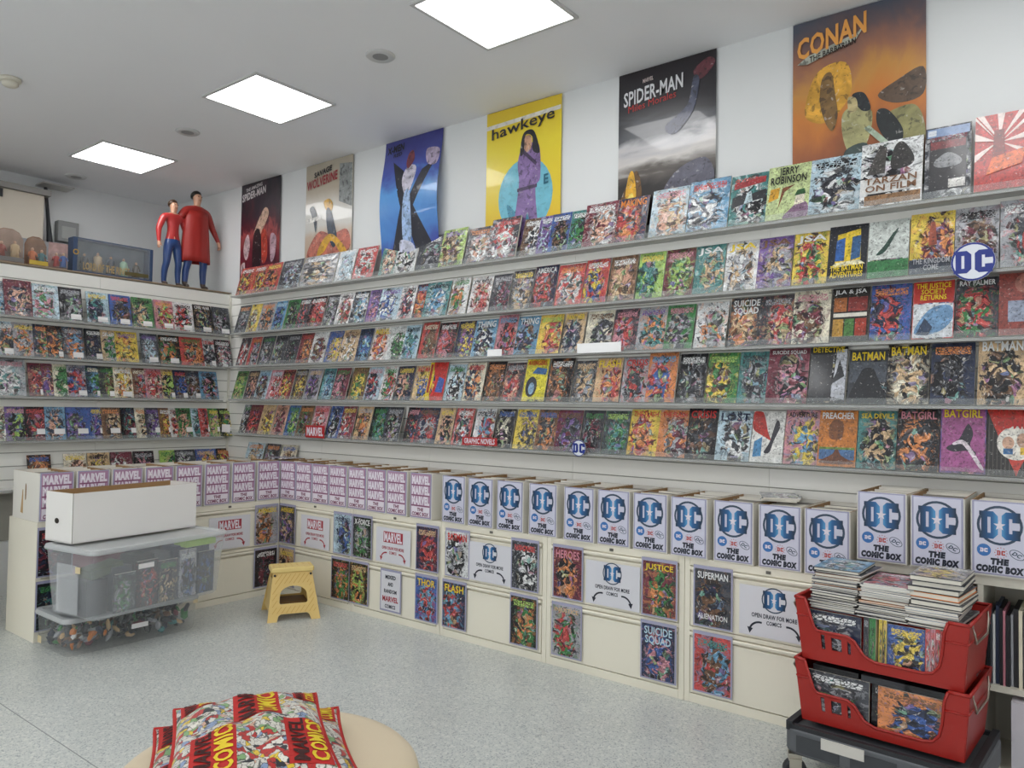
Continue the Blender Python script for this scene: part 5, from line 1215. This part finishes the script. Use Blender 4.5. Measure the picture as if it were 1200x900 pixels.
# ---------------------------------------------------------------- toys on the ledge above the back display
def figure(name, H, loc, rz, lab, regions, hair, skin='d3a184', arms=((.17, .0, .64), (.19, -.03, .515)), stance=.075, coat=None):
    t = empty(name, loc, (0, 0, rz)); tag(t, lab, 'figurine')
    V, E, R = [], [], []
    def add(p, r, par=None):
        V.append(Vector(p)*H); R.append((r[0]*H, r[1]*H) if isinstance(r, tuple) else (r*H, r*H))
        if par is not None: E.append((par, len(V)-1))
        return len(V)-1
    pel = add((0, 0, .53), (.068, .055)); sp = add((0, -.004, .62), (.064, .05), pel); ch = add((0, -.008, .73), (.088, .062), sp); up = add((0, 0, .80), (.06, .045), ch)
    nk = add((0, -.002, .845), .030, up); hd = add((0, -.012, .885), (.038, .042), nk); h2 = add((0, -.010, .925), (.046, .052), hd); add((0, -.004, .965), (.036, .042), h2)
    for s in (-1, 1):
        sh = add((s*.115, 0, .79), .044, up); el = add((s*arms[0][0], arms[0][1], arms[0][2]), .033, sh); wr_ = add((s*arms[1][0], arms[1][1], arms[1][2]), .021, el); pm = add((s*(arms[1][0]+.006), arms[1][1]-.01, arms[1][2]-.04), (.022, .013), wr_)
        for q in range(4): f1 = add((s*(arms[1][0]+.008), arms[1][1]-.026+.011*q, arms[1][2]-.066), .0068, pm); add((s*(arms[1][0]-.002), arms[1][1]-.026+.011*q, arms[1][2]-.088+.003*abs(q-1.5)), .0058, f1)
        th = add((s*(arms[1][0]-.008), arms[1][1]-.028, arms[1][2]-.045), .007, pm); add((s*(arms[1][0]-.010), arms[1][1]-.036, arms[1][2]-.066), .006, th)
        hp = add((s*.052, 0, .485), .058, pel); kn = add((s*stance, -.012, .275), .040, hp); cf = add((s*(stance+.008), .012, .19), .036, kn); an = add((s*(stance+.014), .012, .05), .026, cf); add((s*(stance+.02), -.06, .022), (.026, .02), an)
    me = bpy.data.meshes.new('body'); me.from_pydata(V, E, []); o = bpy.data.objects.new('body', me); COL.objects.link(o)
    sk = o.modifiers.new('skin', 'SKIN'); sk.use_smooth_shade = True
    for i, sv in enumerate(me.skin_vertices[0].data): sv.radius = R[i]; sv.use_root = i == 0
    su = o.modifiers.new('sub', 'SUBSURF'); su.levels = 2; su.render_levels = 2
    dg = bpy.context.evaluated_depsgraph_get(); m2 = bpy.data.meshes.new_from_object(o.evaluated_get(dg)); bpy.data.objects.remove(o)
    cols = list(dict.fromkeys([c for _, c in regions]+[skin])); m2.materials.clear()
    for c in cols: m2.materials.append(mat('figurine '+c, c, .3, coat=.4))
    for f in m2.polygons:
        c = f.center/H
        for fn, cc in regions:
            if fn(c): f.material_index = cols.index(cc); break
        else: f.material_index = cols.index(skin)
        f.use_smooth = True
    link('body', m2, t)
    hm = MB().lathe([(.05*H, .0), (.052*H, .02*H), (.046*H, .04*H), (.028*H, .056*H), (.002*H, .061*H)], 16)
    hm.v = [(x, y+.012*H*(1-z/(.06*H)), z) for x, y, z in hm.v]; link('hair', hm.mesh('hair', (mat('hair '+hair, hair, .4),)), t, (0, .003*H, .935*H), (RAD(-14), 0, 0), smooth=True)
    for s in (-1, 1): link('eye', MB().lathe([(.001*H, .004*H), (.0055*H, .001*H), (.0055*H, -.001*H), (.001*H, -.004*H)], 10).mesh('eye', (BLACK,)), t, (s*.018*H, -.058*H, .93*H))
    link('nose', MB().lathe([(.001*H, -.012*H), (.008*H, -.008*H), (.004*H, .008*H), (.001*H, .012*H)], 8).mesh('nose', (mat('figurine '+skin, skin, .3),)), t, (0, -.062*H, .914*H))
    link('mouth', MB().box(-.012*H, .012*H, -.003*H, .003*H, -.0015*H, .0015*H).mesh('mouth', (mat('figurine mouth', '8a4a40', .4),)), t, (0, -.0555*H, .893*H))
    if coat:
        m = MB(); n = 28; rings = []
        for k in range(9):
            z = .78-.50*k/8; wd = .118+.035*(k/8)**.8; dp = .076+.012*(k/8)
            rings.append([(wd*sin(2*pi*i/n)*H, (dp*cos(2*pi*i/n)+.008*sin(i*2.1)*(k/8))*H, z*H) for i in range(n)])
        m.loft(rings, False, False); o = link('robe', m.mesh('robe', (mat('red robe', coat, .45),)), t, smooth=True); s_ = o.modifiers.new('thick', 'SOLIDIFY'); s_.thickness = .006
    return t
LZ = 2.467
figure('display_figurine', .80, (-.20, -.475, LZ), pi/2+.12, 'smaller toy figurine in red sweater and blue trousers on the back ledge', [(lambda c: c.z < .06, '4a3a30'), (lambda c: c.z < .545 and abs(c.x) < .14, '24457e'), (lambda c: abs(c.x) > .155 and c.z < .49, 'd3a184'), (lambda c: c.z < .825, 'b83232')], '4a3524', arms=((.175, .0, .64), (.19, -.035, .50)))
figure('display_figurine', .93, (-.20, -.255, LZ), pi/2+.05, 'taller toy figurine in a long red robe over blue trousers on the ledge', [(lambda c: c.z < .08, '3a2c24'), (lambda c: c.z < .545 and abs(c.x) < .14, '22407c'), (lambda c: abs(c.x) > .19 and c.z < .525, 'd3a184'), (lambda c: c.z < .835, 'a32620')], '1d1814', arms=((.19, .02, .66), (.25, -.0, .53)), stance=.085, coat='a32620')
link('stand', MB().loft([rrect(.13, .2, .03, 0), rrect(.12, .19, .03, .006)]).mesh('stand', (mat('smoky clear stand', '8f9698', .2),)), None, (-.19, -.12, LZ)); tag(COL.objects[-1] if COL.objects[-1].name.startswith('stand') else bpy.data.objects['stand'], 'small flat grey display stand beside the taller figurine', 'stand')
# boxed and carded toys along the ledge
M_WIN = mat('clear blister plastic', 'dfe3e4', .08, trans=.90, coat=.5)
def mini(parent, x, y, h, c, head='c9a184'):
    m = MB().lathe([(.018*h/.12, 0), (.026*h/.12, .002), (.018*h/.12, h*.45), (.021*h/.12, h*.68), (.008*h/.12, h*.76)], 10).mesh('toy_body', (mat('toy '+c, c, .5),)); o = link('toy_body', m, parent, (x, y, .025), smooth=True)
    hm = MB().lathe([(.002, 0), (.010, .006), (.011, .014), (.006, .023), (.001, .025)], 10).mesh('toy_head', (mat('toy '+head, head, .5),)); link('toy_head', hm, o, (0, 0, h*.76), smooth=True)
    a = MB().tube([(-.022, 0, h*.66), (-.03, -.008, h*.4)], .006, 6).tube([(.022, 0, h*.66), (.032, -.01, h*.42)], .006, 6).mesh('toy_arm', (mat('toy '+c, c, .5),)); link('toy_arm', a, o, smooth=True)
bx = empty('window_box', (-.07, -1.035, LZ), (0, 0, pi/2)); tag(bx, 'long blue framed window box of five small toy figures on the ledge', 'toy box')
W2, H2, D2 = .645, .285, .10
M_NB = mat('blue grey carton', '2f4668', .45); M_NB2 = mat('misty backdrop print', '77808c', .6, noise=(9, .4))
b = MB().box(-W2/2, -W2/2+.035, 0, D2, 0, H2).box(W2/2-.03, W2/2, 0, D2, 0, H2).box(-W2/2+.035, W2/2-.03, 0, D2, 0, .022).box(-W2/2+.035, W2/2-.03, 0, D2, H2-.012, H2); link('carton', b.mesh('carton', (M_NB,)), bx)
link('backdrop', MB().box(-W2/2+.03, W2/2-.03, D2-.004, D2, .02, H2-.01).mesh('backdrop', (M_NB2,)), bx); link('window', MB().box(-W2/2+.03, W2/2-.025, -.0015, -.0003, .02, H2-.006).mesh('window', (M_WIN,)), bx)
for k, c in enumerate(('3a3d44', 'b7a283', '2c313c', '9cc0a4', '4a4238')): mini(bx, -.215+.105*k, .055, (.16, .19, .17, .17, .15)[k], c)
link('seal', MB().plate(circle(0, 0, .022, n=20), [circle(0, 0, .014, n=20)], -.001, 0).mesh('seal', (mat('gold seal', 'c49a3c', .35, metal=.5),)), bx, (-W2/2+.02, -.002, .165))
link('lettering', text_mesh('LORD OF THE RINGS', .37, .062, mat('bronze lettering', 'b39a6a', .4), .02), bx, (-.06, -.003, .062)); link('name_strip', MB().box(-.1, .1, -.001, 0, 0, .03).mesh('name_strip', (mat('dark gold strip', '5a522c', .5),)), bx, (.185, -.0025, .035))
def blister(y, wd, ht, lab, card, toys, band):
    t = empty('toy_package', (-.05, y, LZ), (0, 0, pi/2)); tag(t, lab, 'toy package', 'carded toys on the ledge')
    out = [(-wd/2, 0), (wd/2, 0), (wd/2, ht*.72), (wd*.36, ht*.92), (wd*.15, ht), (-wd*.15, ht), (-wd*.36, ht*.92), (-wd/2, ht*.72)]
    link('card', MB().plate(out, [], .07, .074).mesh('card', (card,)), t)
    link('blister', MB().loft([[(x*k, y_, z*k2+.004) for x, z in out] for y_, k, k2 in ((.07, .97, .96), (.02, .92, .90), (.0, .84, .84))], False, True).mesh('blister', (M_WIN,)), t, fixn=True)
    for x, h, c in toys: mini(t, x, .045, h, c)
    link('printed_band', MB().box(-wd*.42, wd*.42, -.003, 0, .012, .045).mesh('printed_band', (band,)), t, (0, .0, 0))
blister(-1.80, .21, .27, 'rounded clear toy pack with brown card at the end of the ledge', mat('tan toy card', '9b8170', .5, noise=(14, .5)), ((-.05, .15, '8a4030'), (.04, .17, 'b59a74')), mat('grey band', '7d7a78', .5))
blister(-1.61, .155, .24, 'narrow toy pack with orange and teal figures on the ledge', mat('brown toy card', '7d5a40', .5, noise=(16, .6)), ((-.03, .13, 'b8622c'), (.035, .12, '3f6f74')), mat('yellow band', 'c4a83c', .5))
pk = empty('toy_package', (-.05, -1.455, LZ), (0, 0, pi/2)); tag(pk, 'flat backed white and red toy pack beside the blue window box', 'toy package')
link('card', MB().box(-.07, .07, .05, .055, 0, .215).mesh('card', (mat('red and white card', 'a88a86', .5, noise=(22, .6)),)), pk); link('blister', MB().loft([rrect(.12, .14, .02, 0), rrect(.11, .13, .02, .05)]).mesh('blister', (M_WIN,)), pk, (0, .05, .075), (pi/2, 0, 0)); mini(pk, -.02, .03, .11, 'a03230'); mini(pk, .03, .03, .12, '3a5a9a')
# things on the far upper wall
M_PAN = mat('beige wall panel', 'cdc4b4', .5)
wp = empty('wall_cabinet', (X0, -1.62, 0), (0, 0, pi/2)); tag(wp, 'beige wall cupboard high on the far wall with a dark square catch', 'wall cabinet')
link('body', MB().box(-1.0, .40, -.16, 0, 2.80, 3.26).mesh('body', (M_PAN,)), wp, bevel=.004); link('top_rail', MB().box(-1.0, .44, -.2, 0, 3.26, 3.31).mesh('top_rail', (mat('grey rail', '8f8c88', .5),)), wp); link('catch', MB().box(.02, .07, -.175, -.16, 3.18, 3.25).mesh('catch', (M_DK,)), wp)
gl = link('grey_ledge', MB().box(X0+.001, X0+.3, -3.4, -.45, 2.66, 2.83).mesh('grey_ledge', (mat('grey ledge paint', '8c8e92', .6),)), None); tag(gl, 'long grey boxed ledge along the far wall behind the toys', 'ledge')
br = empty('wall_bracket', (X0+.1, -1.14, 0)); tag(br, 'black strut bracket rising to the ceiling beside the beige cupboard', 'bracket')
link('strut', MB().tube([(0, 0, 2.83), (0, -.02, 3.05), (-.02, -.045, 3.36)], [.03, .016, .014], 8).mesh('strut', (M_DK,)), br); link('foot', MB().box(-.03, .03, -.04, .04, 2.831, 2.845).mesh('foot', (M_DK,)), br); link('ceiling_plate', MB().box(-.1, .08, -.1, .16, 3.375, 3.387).mesh('ceiling_plate', (mat('pale metal plate', 'b5b3ae', .4),)), br)
jb = empty('junction_box', (X0+.02, -.98, 0), (0, 0, pi/2)); tag(jb, 'small grey junction box on the far wall above the ledge', 'junction box')
link('case', MB().box(-.09, .09, -.06, .02, 2.9, 3.09).mesh('case', (mat('grey plastic case', '8b8d8c', .5),)), jb, bevel=.006); link('cover', MB().box(-.06, .06, -.066, -.06, 2.93, 3.04).mesh('cover', (mat('lighter grey cover', 'a3a5a3', .5),)), jb)
# backs of other fittings at the far left
sd = empty('display_unit', (.62, -2.62, 0), (0, 0, 0)); tag(sd, 'dark fronted display unit behind the end of the back cabinets', 'display unit')
link('body', MB().box(-.35, .35, -.35, .38, 0, .42).mesh('body', (M_WL,)), sd); link('rack', MB().box(-.35, .35, .33, .36, .42, .95).mesh('rack', (M_DK,)), sd)
